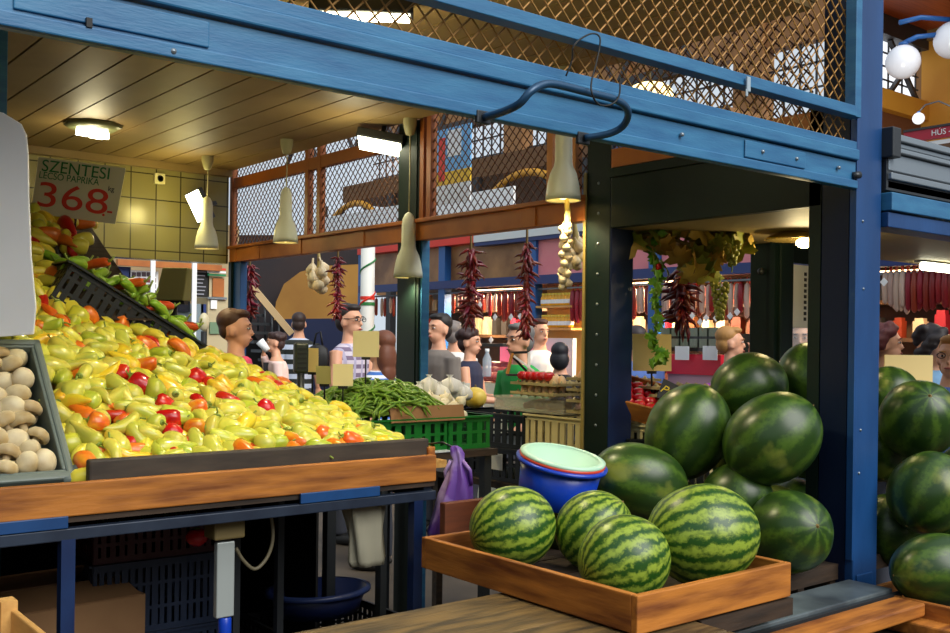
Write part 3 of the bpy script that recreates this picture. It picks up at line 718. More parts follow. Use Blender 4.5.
nx, ny, row = .057, .053, 0
yy = 2.845
while yy < 3.80:
    xx = .925 + (row % 2) * nx / 2
    while xx < 2.045:
        spots.append((xx + rp.uniform(-.018, .018), yy + rp.uniform(-.016, .016), row)); xx += nx
    yy += ny; row += 1
spots2 = []
yy = 3.84
while yy < 4.52:
    xx = .93
    while xx < (1.13 if yy < 4.2 else .318 * yy):
        spots2.append((xx + rp.uniform(-.02, .02), yy + rp.uniform(-.018, .018), 99)); xx += .066
    yy += .064
def colour(r):
    return 'pale yellow' if r < .64 else 'lemon yellow' if r < .75 else 'light green' if r < .88 else 'orange' if r < .935 else 'red'
def norm_of(f, X, Y):
    e = .02; return Vector((-(f(X + e, Y) - f(X - e, Y)) / (2 * e), -(f(X, Y + e) - f(X, Y - e)) / (2 * e), 1)).normalized()
def zone(X, Y, row):
    if row == 99: return 'in the upper heap under the price sign'
    if row == 0: return 'in front row behind the grey lip'
    if X > 1.88: return 'at the tapering end by the beans'
    if X < 1.08: return 'beside the grey mushroom crate'
    if Y > 3.5: return 'high on the slope below the black crate'
    if Y > 3.15: return 'halfway up the slope of the heap'
    return 'low on the slope of the heap'
REDS = [(118, 372), (150, 348), (163, 400), (165, 425), (195, 402), (204, 388), (108, 408), (178, 432), (116, 415), (60, 332), (268, 414), (369, 430), (192, 377), (80, 346), (142, 385), (225, 398), (320, 405)]
allp = []
for (X, Y, rw) in sorted(spots + spots2, key=lambda s: s[1]):
    f = heap2 if rw == 99 else heap
    z = f(X, Y) - .016 + rp.uniform(-.012, .016)
    d = Vector((X, Y, z)) - EYE
    allp.append([d.length, X, Y, z, rw, f])
def pix(X, Y, Z):
    r = Vector((X, Y, Z)) - EYE; d = r.dot(FW); return 475 + FPX * r.dot(RC) / d, HOR - FPX * r.dot(UC) / d
n_ind = 0; counts = {}; stuff2 = MB()
chosen = sorted(allp, key=lambda a: a[0])
redspot = set()
for (u, v) in REDS:
    k = min(range(len(chosen)), key=lambda i: (lambda q: (q[0] - u) ** 2 + (q[1] - v) ** 2)(pix(*chosen[i][1:4])))
    redspot.add(k)
lab = []
for i, (dist, X, Y, z, rw, f) in enumerate(chosen):
    cn = colour(rp.random())
    if cn == 'red' and rw != 99: cn = 'orange' if rp.random() < .1 else 'pale yellow'
    if i in redspot: cn = 'red'
    sh = rp.choices(['pointed', 'curved', 'blunt', 'short'], [.24, .14, .34, .28])[0]
    if rw == 0: sh = rp.choice(['pointed', 'blunt', 'blunt', 'curved'])
    n = norm_of(f, X, Y)
    yaw = rp.choice([rp.gauss(-.6, .5), rp.gauss(2.6, .6), rp.uniform(0, 6.28)])
    roll = rp.gauss(0, .28); s = rp.uniform(.72, .98)
    if n_ind < 298:
        o = put_pepper((X, Y, z), sh, cn, n, yaw, roll, s); n_ind += 1
        lab.append((o, cn, sh, zone(X, Y, rw), X))
    else:
        q = n.rotation_difference(n)  # remaining far peppers join the uncountable rest of the heap
        qq = Vector((0, 0, 1)).rotation_difference(n) @ Quaternion((0, 0, 1), yaw) @ Quaternion((0, 1, 0), roll)
        me = pepper_mb(PROF[sh][0] * s, [(a, r * s) for a, r in PROF[sh][1]], PROF[sh][2], PROF[sh][3], 3)
        stuff2.add([Vector((X, Y, z)) + qq.to_matrix() @ Vector(v) for v in me.v], me.f, True)
groups = {}
for o, cn, sh, zn, X in lab: groups.setdefault((cn, sh, zn), []).append((X, o))
SHW = {'pointed': 'pointed', 'curved': 'curved', 'blunt': 'broad', 'short': 'stubby'}
for (cn, sh, zn), ls in groups.items():
    ls.sort(key=lambda a: a[0])
    for i, (X, o) in enumerate(ls):
        if len(ls) == 1: l = f'{SHW[sh]} {cn} pepper {zn}, the only such'
        else: l = f'{SHW[sh]} {cn} pepper {zn}, {ORD[min(i, 19)]} from mushroom crate'
        tag(o, l, 'pepper', f'{cn} peppers in the heap')
ISL = [(0, (230, 216, 72)), (.5, (206, 204, 60)), (.68, (236, 200, 52)), (.80, (232, 120, 30)), (.91, (196, 30, 20))]
PST = mat('pepper_rest', (222, 212, 92), .32, island=ISL, coat=.3)
for k in range(560):
    if k < 450: X, Y, f = rp.uniform(.9, 2.04), rp.uniform(2.83, 3.80), heap
    else: X, Y, f = rp.uniform(.88, 1.3), rp.uniform(3.84, 4.5), heap2
    if f is heap2 and X > 1.1 and Y < 4.2: continue
    sh = rp.choice(list(PROF)); L, pr, bd, lb = PROF[sh]; me = pepper_mb(L, pr, bd, lb, 3)
    qq = Vector((0, 0, 1)).rotation_difference(norm_of(f, X, Y)) @ Quaternion((0, 0, 1), rp.uniform(0, 6.28))
    stuff2.add([Vector((X, Y, f(X, Y) - .052)) + qq.to_matrix() @ Vector(v) for v in me.v], me.f, True)
o = stuff2.build('heaped_peppers', PST); tag(o, 'mixed yellow, green and red peppers filling the heap underneath', 'peppers', None, 'stuff')

# tilted black crate with long green peppers
cl = Vector((1.34, 4.0, 1.572)); cr = (0, R(30), 0)
plastic_crate('plastic_crate', 'tilted black plastic crate of green peppers on the heap', tuple(cl), cr, .60, .40, .16, BLACKP, bars=3)
GPM = pepper_mb(.15, [(0, .006), (.03, .013), (.12, .018), (.4, .019), (.7, .013), (.9, .006), (1, .001)], .016, .05, 5)
gp = {'light green': GPM.mesh('long_pepper', mat('long_pepper_green', (128, 176, 44), .3, col2=(160, 194, 60), scale=10, rand=.12, coat=.3)), 'orange red': GPM.mesh('long_pepper', mat('long_pepper_orange', (206, 84, 30), .3, rand=.1, coat=.3))}
gst = MB().tube([(-.07, 0, 0), (-.082, 0, .002), (-.10, .003, .012)], [.009, .004, .004], 6).mesh('stem', STEMG)
rm = Euler(cr).to_matrix()
for k in range(46):
    cn = 'orange red' if k % 6 == 2 else 'light green'
    lx = -.27 + (k % 23) * .0245; ly = rp.uniform(-.17, -.05) if k < 23 else rp.uniform(-.05, .16)
    o = bpy.data.objects.new('long_pepper', gp[cn]); C.objects.link(o)
    o.location = cl + rm @ Vector((lx, ly, .148 + rp.uniform(0, .03) + (.018 if k < 23 else .03)))
    o.rotation_euler = (rp.uniform(-.5, .5), R(30) + rp.uniform(-.35, .2), rp.uniform(-.9, .9) + (0 if k % 2 else 3.0)); o.scale = (1, 1, 1)
    c = bpy.data.objects.new('stem', gst); C.objects.link(c); c.parent = o
    tag(o, f'long {cn} pepper lying in the tilted black crate', 'pepper', f'long {cn} peppers in the black crate')
MB().b2((-.3, 1.06, 1.12), (.65, 1.45, 1.30)).build('riser', DWOOD, bpy.data.objects['pepper_stand'])

# mushroom crate
mc = Vector((.565, 2.936, 1.137)); mr = (R(46), 0, 0); mm = Euler(mr).to_matrix()
t = thing('plastic_crate', 'grey plastic crate of white mushrooms tipped towards the front', 'crate', tuple(mc), mr)
def wall(lo, hi): MB().b2(lo, hi).build('side_panel', GREYP, t, bevel=.004)
wall((-.3, 0, 0), (.3, .012, .12)); wall((-.3, .47, 0), (.3, .482, .12)); wall((-.3, .012, 0), (-.288, .47, .12)); wall((.288, .012, 0), (.3, .47, .12))
MB().b2((-.29, .01, 0), (.29, .47, .008)).build('crate_floor', GREYP, t)
MB().b2((-.31, -.022, .10), (.318, .004, .125)).b2((-.31, .478, .10), (.318, .50, .125)).b2((.296, -.02, .10), (.318, .50, .125)).b2((-.318, -.02, .10), (-.296, .50, .125)).build('rim', GREYP, t, bevel=.006)
MB().tube([(.285, -.02, .11), (.318, -.015, .112), (.325, .02, .112)], .014, 8).build('corner_grip', GREYP, t)
CAPM = mat('mushroom_cap', (232, 220, 184), .55, col2=(180, 154, 106), scale=9, rand=.06, bump=.08, bscale=30)
GILL = mat('mushroom_gill', (196, 170, 132), .7)
capm = MB().lathe([(0, .027), (.014, .026), (.026, .020), (.034, .009), (.036, -.001), (.033, -.009), (.026, -.012)], 18).mesh('mushroom', CAPM)
gillm = MB().lathe([(.026, -.009), (.012, -.006)], 16).mesh('gills', GILL)
stkm = MB().lathe([(.012, -.006), (.011, -.02), (.012, -.03), (0, -.031)], 10).mesh('stalk', CAPM)
rq = random.Random(5)
for r_ in range(9):
    for c_ in range(7):
        lx = -.06 + c_ * .052 + (r_ % 2) * .02 + rq.uniform(-.006, .006); ly = .04 + r_ * .052 + rq.uniform(-.008, .008)
        if lx > .262: continue
        o = bpy.data.objects.new('mushroom', capm); C.objects.link(o); s = rq.uniform(.9, 1.12); o.scale = (s, s, s)
        o.location = mc + mm @ Vector((lx, ly, .088 + rq.uniform(-.006, .024)))
        up = (mm @ Vector((rq.gauss(.2, 1.0), rq.gauss(.1, 1.1), .8))).normalized(); o.rotation_mode = 'QUATERNION'; o.rotation_quaternion = Vector((0, 0, 1)).rotation_difference(up)
        for nm, me in (('gills', gillm), ('stalk', stkm)):
            s_ = bpy.data.objects.new(nm, me); C.objects.link(s_); s_.parent = o
        tag(o, f'white mushroom in the tipped crate, {ORD[r_]} row up, {ORD[c_]} across', 'mushroom', 'white mushrooms in the grey crate')
fill = MB()
for k in range(160):
    fill.ell(mc + mm @ Vector((rq.uniform(-.27, .27), rq.uniform(.03, .45), rq.uniform(.03, .062))), (.03, .03, .022), 10, 6)
o = fill.build('mushroom_filling', mat('mushroom_under', (214, 196, 160), .6)); tag(o, 'white mushrooms lying deeper in the grey crate', 'mushrooms', None, 'stuff')
# ================================================================ UNDER THE STAND
def cardboard(name, label, loc, rz, L, W, H, m=CARDB, flaps=True):
    t = thing(name, label, 'box', loc, (0, 0, rz))
    mb = MB(); th = .006
    for s in (-1, 1):
        mb.b2((-L / 2, s * W / 2 - th, 0), (L / 2, s * W / 2 + th, H)); mb.b2((s * L / 2 - th, -W / 2, 0), (s * L / 2 + th, W / 2, H))
    mb.b2((-L / 2, -W / 2, 0), (L / 2, W / 2, th)).build('box_body', m, t)
    if flaps:
        for s in (-1, 1):
            MB().bar((-L / 2 * .97, s * W / 2, H), (L / 2 * .97, s * W / 2, H), .006, .006)
            f = MB().b2((-L / 2 + .01, 0, -.003), (L / 2 - .01, W * .48, .003)).build('flap', m, t, (0, s * W / 2, H), (R(150 if s > 0 else -14) if s > 0 else R(12), 0, 0))
    return t
p = P(75, 600, d=3.35)
cardboard('cardboard_box', 'open brown cardboard box under the pepper stand', (p.x - .02, p.y + .1, .42), R(4), .44, .34, p.z - .42)
MB().b2((-.2, -.15, 0), (.2, .15, .12)).build('box_support', DWOOD, None, (p.x - .02, p.y + .1, .30)); tag(bpy.data.objects['box_support'], 'dark wooden block under the cardboard box', 'block')
p = P(165, 620, d=3.55); z = .30
for k in range(2):
    plastic_crate('plastic_crate', ['navy slatted crate at the bottom of the stack under the stand', 'navy slatted crate below the cherry crate under the stand'][k], (p.x + .02, p.y + .22, z), (0, 0, R(-2)), .50, .38, .255, NAVYP, 'navy crates under the pepper stand', .026); z += .256
ct = (p.x + .02, p.y + .22, z)
plastic_crate('plastic_crate', 'dark red crate of cherries on the navy crates', ct, (0, 0, R(-2)), .50, .38, .13, mat('dark_red_plastic', (70, 16, 20), .45), None, .03, 2)
CHM = MB().ell((0, 0, 0), (.013, .013, .012), 10, 7).mesh('cherry', mat('cherry_skin', (92, 10, 26), .15, rand=.2, coat=.6))
CST = MB().tube([(0, 0, .010), (.004, .002, .03), (.012, 0, .045)], .0009, 4).mesh('stalk', STEMG)
rq = random.Random(9)
for k in range(110):
    o = bpy.data.objects.new('cherry', CHM); C.objects.link(o); s_ = bpy.data.objects.new('stalk', CST); C.objects.link(s_); s_.parent = o
    o.location = (ct[0] + rq.uniform(-.23, .23), ct[1] + rq.uniform(-.17, .17), ct[2] + .088 + rq.uniform(0, .03)); o.rotation_euler = (rq.uniform(-1, 1), rq.uniform(-1, 1), rq.uniform(0, 6))
    tag(o, 'dark red cherry in the crate under the stand', 'cherry', 'cherries under the pepper stand')
MB().ell((0, 0, 0), (.23, .17, .03), 20, 8).build('cherry_filling', CHM.materials[0], None, (ct[0], ct[1], ct[2] + .065)); tag(bpy.data.objects['cherry_filling'], 'dark cherries lying deeper in the crate under the stand', 'cherries', None, 'stuff')
p = P(197, 537, d=3.42)
o = MB().lathe([(0, -.030), (.02, -.028), (.036, -.012), (.038, .004), (.030, .022), (.012, .028), (0, .024)], 20).build('tomato', mat('tomato_skin', (206, 24, 30), .18, coat=.5), None, tuple(p)); tag(o, 'single bright red tomato on the cherry crate', 'tomato')
MB().lathe([(.012, .028), (.010, .032), (0, .030)], 8).build('stem', STEMG, o)
# hanging bracket, beige box and hose
p = P(226, 528, Y=2.86)
t = thing('drain_fitting', 'beige box with pale metal strip and blue collar hanging below the rail', 'fitting', (p.x, p.y, p.z))
MB().b2((-.05, -.03, -.03), (.05, .05, .05)).build('junction_box', mat('beige_box', (120, 104, 62), .6), t, bevel=.006)
MB().b2((-.032, -.01, -.27), (.026, .015, -.04)).build('metal_strip', mat('pale_metal', (170, 178, 176), .4, metal=.3), t, bevel=.004)
MB().lathe([(.018, -.33), (.020, -.32), (.020, -.275), (.016, -.27)], 14).build('collar', BLUEP, t)
MB().tube([(0, 0, -.80), (0, 0, -.33)], .015, 12).build('pipe', mat('pale_metal', (1, 1, 1)), t)
pts = [P(u, v, Y=2.9) for u, v in ((236, 548), (243, 560), (254, 569), (264, 562), (271, 548), (273, 532), (271, 516))]
o = MB().tube(smooth_path(pts), .006, 8).build('hose', mat('hose_beige', (104, 96, 74), .5)); tag(o, 'beige hose loop hanging under the pepper stand', 'hose')
# blue tub
p = P(325, 590, d=4.1)
t = thing('plastic_tub', 'dark blue plastic tub on the shelf under the stand', 'tub', (p.x, p.y + .05, .47))
q = p.z - .47
mb = MB(); mb.lathe([(0, 0), (.17, 0), (.21, q), (.205, q), (.16, .01), (0, .01)], 36); mb.v = [(x * 1.0, y * .8, z) for x, y, z in mb.v]; mb.build('bowl', mat('tub_blue', (20, 32, 74), .4), t)
mb = MB(); mb.lathe([(.205, q - .02), (.225, q - .015), (.225, q), (.205, q + .004)], 36); mb.v = [(x, y * .8, z) for x, y, z in mb.v]; mb.build('rim', mat('tub_rim', (40, 56, 104), .35), t)
plastic_crate('plastic_crate', 'black crate under the blue tub', (p.x, p.y + .05, .30), (0, 0, 0), .5, .38, .168, BLACKP)
# white carrier bag under the stand
def cloth_bag(name, label, prof, loc, m, seed, fold=.18, rz=0, flat=.5):
    rnd = random.Random(seed); n = 28; mb = MB(); vs = []; ph = [rnd.uniform(0, 6) for _ in range(4)]
    for i, (r, z, ox) in enumerate(prof):
        for j in range(n):
            a = 2 * math.pi * j / n; rr = r * (1 + fold * math.sin(5 * a + ph[0] + z * 9) + fold * .6 * math.sin(9 * a + ph[1] - z * 14))
            vs.append((ox + rr * math.cos(a), rr * flat * math.sin(a), z))
    k = len(prof); fs = []
    for i in range(k - 1):
        for j in range(n): fs.append((i * n + j, i * n + (j + 1) % n, (i + 1) * n + (j + 1) % n, (i + 1) * n + j))
    fs.append(tuple(range(n))[::-1])
    mb.add(vs, fs, True)
    o = mb.build(name, m, None, loc, (0, 0, rz)); return o
p = P(366, 503, Y=2.86)
o = cloth_bag('carrier_bag', '', [(.055, -.21, .015), (.062, -.19, .012), (.060, -.12, .005), (.066, -.06, 0), (.072, -.02, -.005), (.060, .02, -.01), (.03, .05, -.01)], tuple(p), mat('bag_white', (156, 152, 132), .5), 3)
tag(o, 'white plastic carrier bag hanging below the front rail', 'bag')
MB().tube([(-.03, 0, .04), (-.02, 0, .08), (.0, -.0, .062), (.02, 0, .05)], .006, 6).build('handle', mat('bag_white', (1, 1, 1)), o)
# purple bag at the end of the stand
p = P(457, 452, Y=2.70)
PUR = mat('bag_purple', (104, 64, 152), .45, col2=(180, 156, 206), scale=9, lo=.5, hi=.68)
o = cloth_bag('carrier_bag', '', [(.050, -.31, -.02), (.060, -.27, -.018), (.056, -.2, -.008), (.046, -.14, .0), (.034, -.09, .006), (.022, -.05, .004), (.015, -.025, .004), (.019, -.005, .0), (.015, .015, -.006), (.006, .022, -.008)], tuple(p), PUR, 8, .34, R(-40), .6)
tag(o, 'purple and white carrier bag knotted at the end of the stand', 'bag')
MB().tube([(-.02, 0, -.03), (-.04, .02, -.07), (-.03, .01, -.12)], .007, 6).build('handle', PUR, o)
MB().tube([(.02, 0, -.03), (.045, -.01, -.06), (.05, .0, -.11)], .007, 6).build('handle', PUR, o)
MB().tube([(0, 0, .01), (-.05, .02, .03), (-.10, .06, .02)], .004, 6).build('hook', DSTEEL, o)

# ================================================================ SIDE TABLES
t = thing('side_table', 'dark table behind the stand carrying beans and onions', 'table', (2.52, 3.95, 0))
MB().b2((-.44, -.42, 1.07), (.46, .5, 1.10)).build('table_top', DWOOD, t)
for x_ in (-.4, .42):
    for y_ in (-.38, .44): MB().b2((x_ - .02, y_ - .02, 0), (x_ + .02, y_ + .02, 1.07)).build('leg', DSTEEL, t)
plastic_crate('plastic_crate', 'bright green plastic crate heaped with green beans', (2.44, 3.80, 1.10), (0, 0, 0), .58, .42, .15, GREENP, None, .05, 2)
o = MB().b2((-.2, -.004, 0), (.2, .004, .07)).build('cardboard_sheet', CARDB, None, (2.62, 3.575, 1.235), (R(-14), 0, 0)); tag(o, 'bent cardboard sheet lining the green bean crate', 'cardboard')
BM = []
BG = mat('bean_green', (92, 136, 36), .4, col2=(128, 162, 52), scale=20, rand=.14)
for k in range(3):
    rnd = random.Random(k); b_ = rnd.uniform(.008, .02)
    pts = [(-.075 + .15 * s, .01 * math.sin(s * 4 + k), b_ * math.sin(math.pi * s)) for s in [i / 6 for i in range(7)]]
    BM.append(MB().tube(pts, [.002, .0055, .006, .006, .006, .005, .0015], 6).mesh('green_bean', BG))
def dome(x, y): return 1.21 + .175 * max(0, 1 - ((x - 2.50) / .36) ** 2 - ((y - 3.84) / .34) ** 2) ** .8
rq = random.Random(21); st = MB()
for k in range(430):
    a, r_ = rq.uniform(0, 6.28), math.sqrt(rq.random()); x_, y_ = 2.49 + .31 * r_ * math.cos(a), 3.83 + .26 * r_ * math.sin(a)
    e = .02; n = Vector(((dome(x_ - e, y_) - dome(x_ + e, y_)) / (2 * e), (dome(x_, y_ - e) - dome(x_, y_ + e)) / (2 * e), 1)).normalized()
    q = Vector((0, 0, 1)).rotation_difference(n) @ Quaternion((0, 0, 1), rq.uniform(0, 6.28)) @ Quaternion((0, 1, 0), rq.gauss(0, .25))
    if k < 230:
        o = bpy.data.objects.new('green_bean', BM[k % 3]); C.objects.link(o); o.location = (x_, y_, dome(x_, y_) + rq.uniform(-.004, .012)); o.rotation_mode = 'QUATERNION'; o.rotation_quaternion = q
        tag(o, 'slim green bean on the heap in the green crate', 'bean', 'green beans heaped in the green crate')
    else:
        me = BM[k % 3]; st.add([Vector((x_, y_, dome(x_, y_) - .012)) + q.to_matrix() @ w.co for w in me.vertices], [tuple(f.vertices) for f in me.polygons], True)
bd_ = lambda a, c: (2.49 + .30 * c * math.cos(a * 6.2832), 3.83 + .24 * c * math.sin(a * 6.2832))
st.grid(lambda a, c: (*bd_(a, c), dome(*bd_(a, c)) - .02 - .08 * max(0, c - .85)), 24, 8)
o = st.build('bean_filling', BG); tag(o, 'green beans lying deeper in the heap', 'beans', None, 'stuff')
# white onions / garlic
plastic_crate('plastic_crate', 'small green plastic crate of white onions beside the green beans', (2.86, 3.80, 1.10), (0, 0, 0), .235, .42, .15, GREENP, None, .05, 2)
OM = MB().lathe([(0, -.026), (.014, -.025), (.027, -.008), (.027, .006), (.016, .020), (.006, .030), (.004, .046), (0, .047)], 14).mesh('white_onion', mat('onion_white', (232, 226, 206), .4, col2=(214, 200, 160), scale=10, rand=.08))
ORT = MB().lathe([(.010, -.025), (.007, -.030), (0, -.031)], 8).mesh('root_tuft', DRYST)
for k in range(44):
    a = k * 2.399; r_ = math.sqrt((k % 22 + .5) / 22); o = bpy.data.objects.new('white_onion', OM); C.objects.link(o); c = bpy.data.objects.new('root_tuft', ORT); C.objects.link(c); c.parent = o
    o.location = (2.85 + .10 * r_ * math.cos(a), 3.84 + .19 * r_ * math.sin(a), 1.25 + (.05 if k < 22 else .062) - .04 * r_ + .03 * math.sin(k)); o.rotation_euler = (rq.uniform(-1.5, 1.5), rq.uniform(-1, 1), rq.uniform(0, 6))
    tag(o, 'white onion heaped in the small green crate beside the beans', 'onion', 'white onions in the small green crate')
for k in range(5):
    p = P(418 + k * 11, 392 - (k % 2) * 7, d=4.85 + .03 * k)
    o = cloth_bag('net_bag', '', [(.03, -.04, 0), (.046, -.025, 0), (.048, .0, 0), (.036, .022, .002), (.014, .034, .004), (.008, .040, .005), (.016, .050, .008)], tuple(p), mat('net_white', (226, 226, 224), .6), k, .26, k, .9)
    tag(o, f'small white net bag of garlic on the onions, {ORD[k]} from the bean heap', 'bag', 'white net bags on the onions')
o = MB().b2((-.13, -.03, 0), (.13, .03, .004)).build('paper_sheet', mat('paper_blue', (206, 216, 226), .6), None, (2.60, 3.556, 1.101)); tag(o, 'pale paper sheet lying on the table edge below the beans', 'paper')
o = MB().b2((-.12, -.10, -.03), (.12, .12, 0)).build('wooden_board', PALEW, None, (2.40, 3.41, 1.10)); tag(o, 'yellow wooden board jutting out below the green crate', 'board')
MB().b2((-.10, .05, -1.07), (-.07, .09, -.03)).build('leg', DSTEEL, o); MB().b2((.07, .05, -1.07), (.10, .09, -.03)).build('leg', DSTEEL, o)

t = thing('trestle_table', 'dark trestle table in the opening carrying crates and egg trays', 'table', (3.52, 3.3, 0))
MB().b2((-.36, -.62, .875), (.4, 1.05, .905)).build('table_top', DWOOD, t)
for x_ in (-.3, .35):
    for y_ in (-.55, 1.0): MB().b2((x_ - .02, y_ - .02, 0), (x_ + .02, y_ + .02, .875)).build('leg', DWOOD, t)
for k in range(2): plastic_crate('plastic_crate', ['lower black slatted crate below the yellow melon', 'upper black slatted crate carrying the yellow melon'][k], (3.40, 3.87, .905 + k * .166), (0, 0, 0), .40, .56, .165, BLACKP, 'black crates on the trestle table', .05, 2)
o = MB().b2((-.002, -.05, -.04), (.002, .05, .04)).build('paper_label', WHITE, None, (3.186, 3.79, 1.0)); tag(o, 'small white label on the lower black crate', 'label')
for k in range(2): plastic_crate('plastic_crate', ['cream slatted crate under the stacked egg trays', 'cream slatted crate on the far side of the riveted post'][k], (3.40, 3.385 - k * .42, .905), (0, 0, 0), .40, .40, .345, CREAMP, 'cream crates on the trestle table', .05, 2)
# yellow honey melon
p = P(475, 404, X=3.32)
o = MB().ell((0, 0, 0), (.062, .062, .056), 24, 14).build('honey_melon', mat('melon_yellow', (226, 190, 62), .45, col2=(240, 216, 110), scale=5, stretch=(1, 6, 1)), None, (p.x, p.y, 1.236 + .056)); tag(o, 'round yellow honey melon on the upper black crate', 'melon')
MB().tube([(0, 0, .053), (.003, 0, .068)], [.006, .004], 8).build('stem', DRYST, o)
# clear box
t = thing('clear_box', 'clear plastic box of brown sausages on the crates', 'box', (3.36, 3.62, 1.252))
clear = mat('clear_plastic', (226, 220, 196), .12, alpha=.28)
MB().b2((-.12, -.25, 0), (.12, .25, .004)).b2((-.12, -.25, 0), (-.116, .25, .062)).b2((.116, -.25, 0), (.12, .25, .062)).b2((-.12, -.25, 0), (.12, -.246, .062)).b2((-.12, .246, 0), (.12, .25, .062)).build('box_body', clear, t)
MB().b2((-.13, -.26, .062), (.13, .26, .068)).build('lid', clear, t)
for k in range(5):
    o = MB().tube([(-.07, 0, 0), (0, .012, .004), (.07, 0, 0)], [.016, .02, .016], 10).build('sausage', mat('sausage_brown', (140, 64, 34), .4, rand=.1), None, (3.34 + .012 * (k % 2), 3.50 + k * .042, 1.280 + (.012 if k % 2 else 0))); tag(o, f'brown sausage in the clear box, {ORD[k]} from the egg trays', 'sausage', 'brown sausages in the clear box')
# egg trays
TRAY = mat('egg_tray_pulp', (186, 170, 122), .9, col2=(160, 142, 98), scale=20)
def tray_fn(a, c):
    x_, y_ = (a - .5) * .30, (c - .5) * .30
    return (x_, y_, .022 + .020 * math.cos(2 * math.pi * x_ / .05) * math.cos(2 * math.pi * y_ / .05) * (1 if min(a, c, 1 - a, 1 - c) > .03 else .2))
TM = MB().grid(tray_fn, 36, 36).b2((-.152, -.152, .016), (.152, -.142, .028)).b2((-.152, .142, .016), (.152, .152, .028)).b2((-.152, -.142, .016), (-.142, .142, .028)).b2((.142, -.142, .016), (.152, .142, .028)).mesh('egg_tray', TRAY)
EGG = MB().lathe([(0, -.028), (.012, -.026), (.021, -.014), (.0225, 0), (.018, .014), (.010, .025), (0, .029)], 14).mesh('egg', mat('egg_shell', (226, 176, 124), .45, col2=(238, 206, 164), scale=6, rand=.08))
def tray(x_, y_, z, lab, eggs=True, els=''):
    o = bpy.data.objects.new('egg_tray', TM); C.objects.link(o); o.location = (x_, y_, z); tag(o, lab, 'egg tray', 'grey egg trays')
    if eggs:
        for i in range(5):
            for j in range(5):
                if i > 1 and j < 4 and not eggs == 'all': continue
                g = bpy.data.objects.new('egg', EGG); C.objects.link(g); g.location = (x_ - .125 + .05 * i + .025, y_ - .125 + .05 * j + .025, z + .036); tag(g, f'light brown egg in {els}, {ORD[i]} row in, {ORD[j]} along', 'egg', 'brown eggs in ' + els)
for k in range(2): tray(3.36, 3.56, 1.322 + k * .046, ['lower egg tray on the clear box', 'upper egg tray on the clear box beside the red vegetables'][k], True, ['the lower tray', 'the upper tray'][k])
for k in range(4): tray(3.38, 3.19, 1.252 + k * .05, f'egg tray beside the riveted post, {ORD[k]} from the bottom of its stack', k == 3, 'the tray by the riveted post')
for k in range(5): tray(3.42, 2.83, 1.252 + k * .032, f'empty egg tray behind the riveted post, {ORD[k]} from the bottom', False)
# red vegetables on the trays
TOM = MB().lathe([(0, -.022), (.016, -.020), (.026, -.008), (.027, .004), (.02, .016), (.008, .020), (0, .017)], 14).mesh('tomato', mat('tomato_skin', (1, 1, 1)))
TST = MB().lathe([(.014, .017), (.009, .021), (0, .020)], 6).mesh('stem', STEMG)
for k in range(9):
    o = bpy.data.objects.new('tomato', TOM); C.objects.link(o); o.location = (3.24 + .05 * (k % 2), 3.66 - (k // 2) * .045, 1.428); tag(o, f'small red tomato on the upper egg tray, {ORD[k]} along', 'tomato', 'tomatoes on the egg tray'); c = bpy.data.objects.new('stem', TST); C.objects.link(c); c.parent = o
# tilted tomato box with chalk label right of the post
p = P(668, 395, d=4.25); br_ = (R(0), R(8), R(-28)); bm_ = Euler((R(26), R(14), R(-38))).to_matrix()
t = wood_crate('wooden_crate', 'tilted wooden box of red tomatoes behind the riveted post', tuple(p + Vector((0.02, .08, -.08))), (R(26), R(14), R(-38)), .38, .26, .08, .012)
bo = p + Vector((.02, .08, -.08))
for k in range(20):
    o = bpy.data.objects.new('tomato', TOM); C.objects.link(o); o.location = bo + bm_ @ Vector((-.15 + .05 * (k % 5), -.09 + .055 * (k // 5), .062)); tag(o, f'red tomato in the tilted wooden box, {ORD[k]} counting from its low corner', 'tomato', 'tomatoes in the tilted box'); c = bpy.data.objects.new('stem', TST); C.objects.link(c); c.parent = o
t = thing('chalk_label', 'black slate label with yellow handwriting on the tomato box', 'label', tuple(P(677, 396, d=4.02)), (R(64), R(26), R(-38)))
MB().b2((-.075, -.045, -.003), (.075, .045, .0)).build('slate', BLACK, t)
text_mesh('handwriting', 'Paprika', .05, mat('chalk_yellow', (222, 190, 40), .8), t, (0, 0, .001), (0, 0, 0), shear=.4)
t = plastic_crate('plastic_crate', 'black crate supporting the tilted tomato box', (bo.x + .02, bo.y, .905), (0, 0, R(-30)), .34, .28, bo.z - .905 - .1, BLACKP)

yaw0 = math.atan2(RT.y, RT.x)
# ================================================================ PRICE CARDS
def card(u0, v0, u1, v1, d, label, m, name='price_card', spike=.2, yaw=0, pitch=0, mark=None):
    p0, p1 = P(u0, v0, d=d), P(u1, v1, d=d); c = (p0 + p1) / 2; w = (u1 - u0) / FPX * d; h = (v1 - v0) / FPX * d
    rz = math.atan2(RT.y, RT.x) + R(yaw)
    t = thing(name, label, 'price card', tuple(c), (R(pitch), 0, rz))
    MB().b2((-w / 2, -.002, -h / 2), (w / 2, .002, h / 2)).build('card', m, t)
    if spike: MB().tube([(0, .006, h * .3), (0, .006, -h / 2 - spike)], .004, 6).b2((-.02, .0, -h / 2 - .012), (.02, .012, -h / 2 + .006)).build('spike', BLACK, t)
    return t
OL2 = mat('card_olive_light', (238, 226, 170), .7)
card(353, 331, 379, 357, 4.5, 'cream square price card standing tall over the beans', OL2, spike=.3, yaw=6)
card(305, 348, 319, 372, 4.4, 'narrow cream price card beside the dark scale display', CARD, spike=.15, yaw=-20)
card(316, 366, 331, 384, 4.3, 'small olive price card leaning on its spike', OLIVEC, spike=.12, yaw=-10, pitch=8)
card(333, 364, 353, 386, 4.28, 'olive cream price card just before the bean heap', OL2, spike=.14, yaw=4)
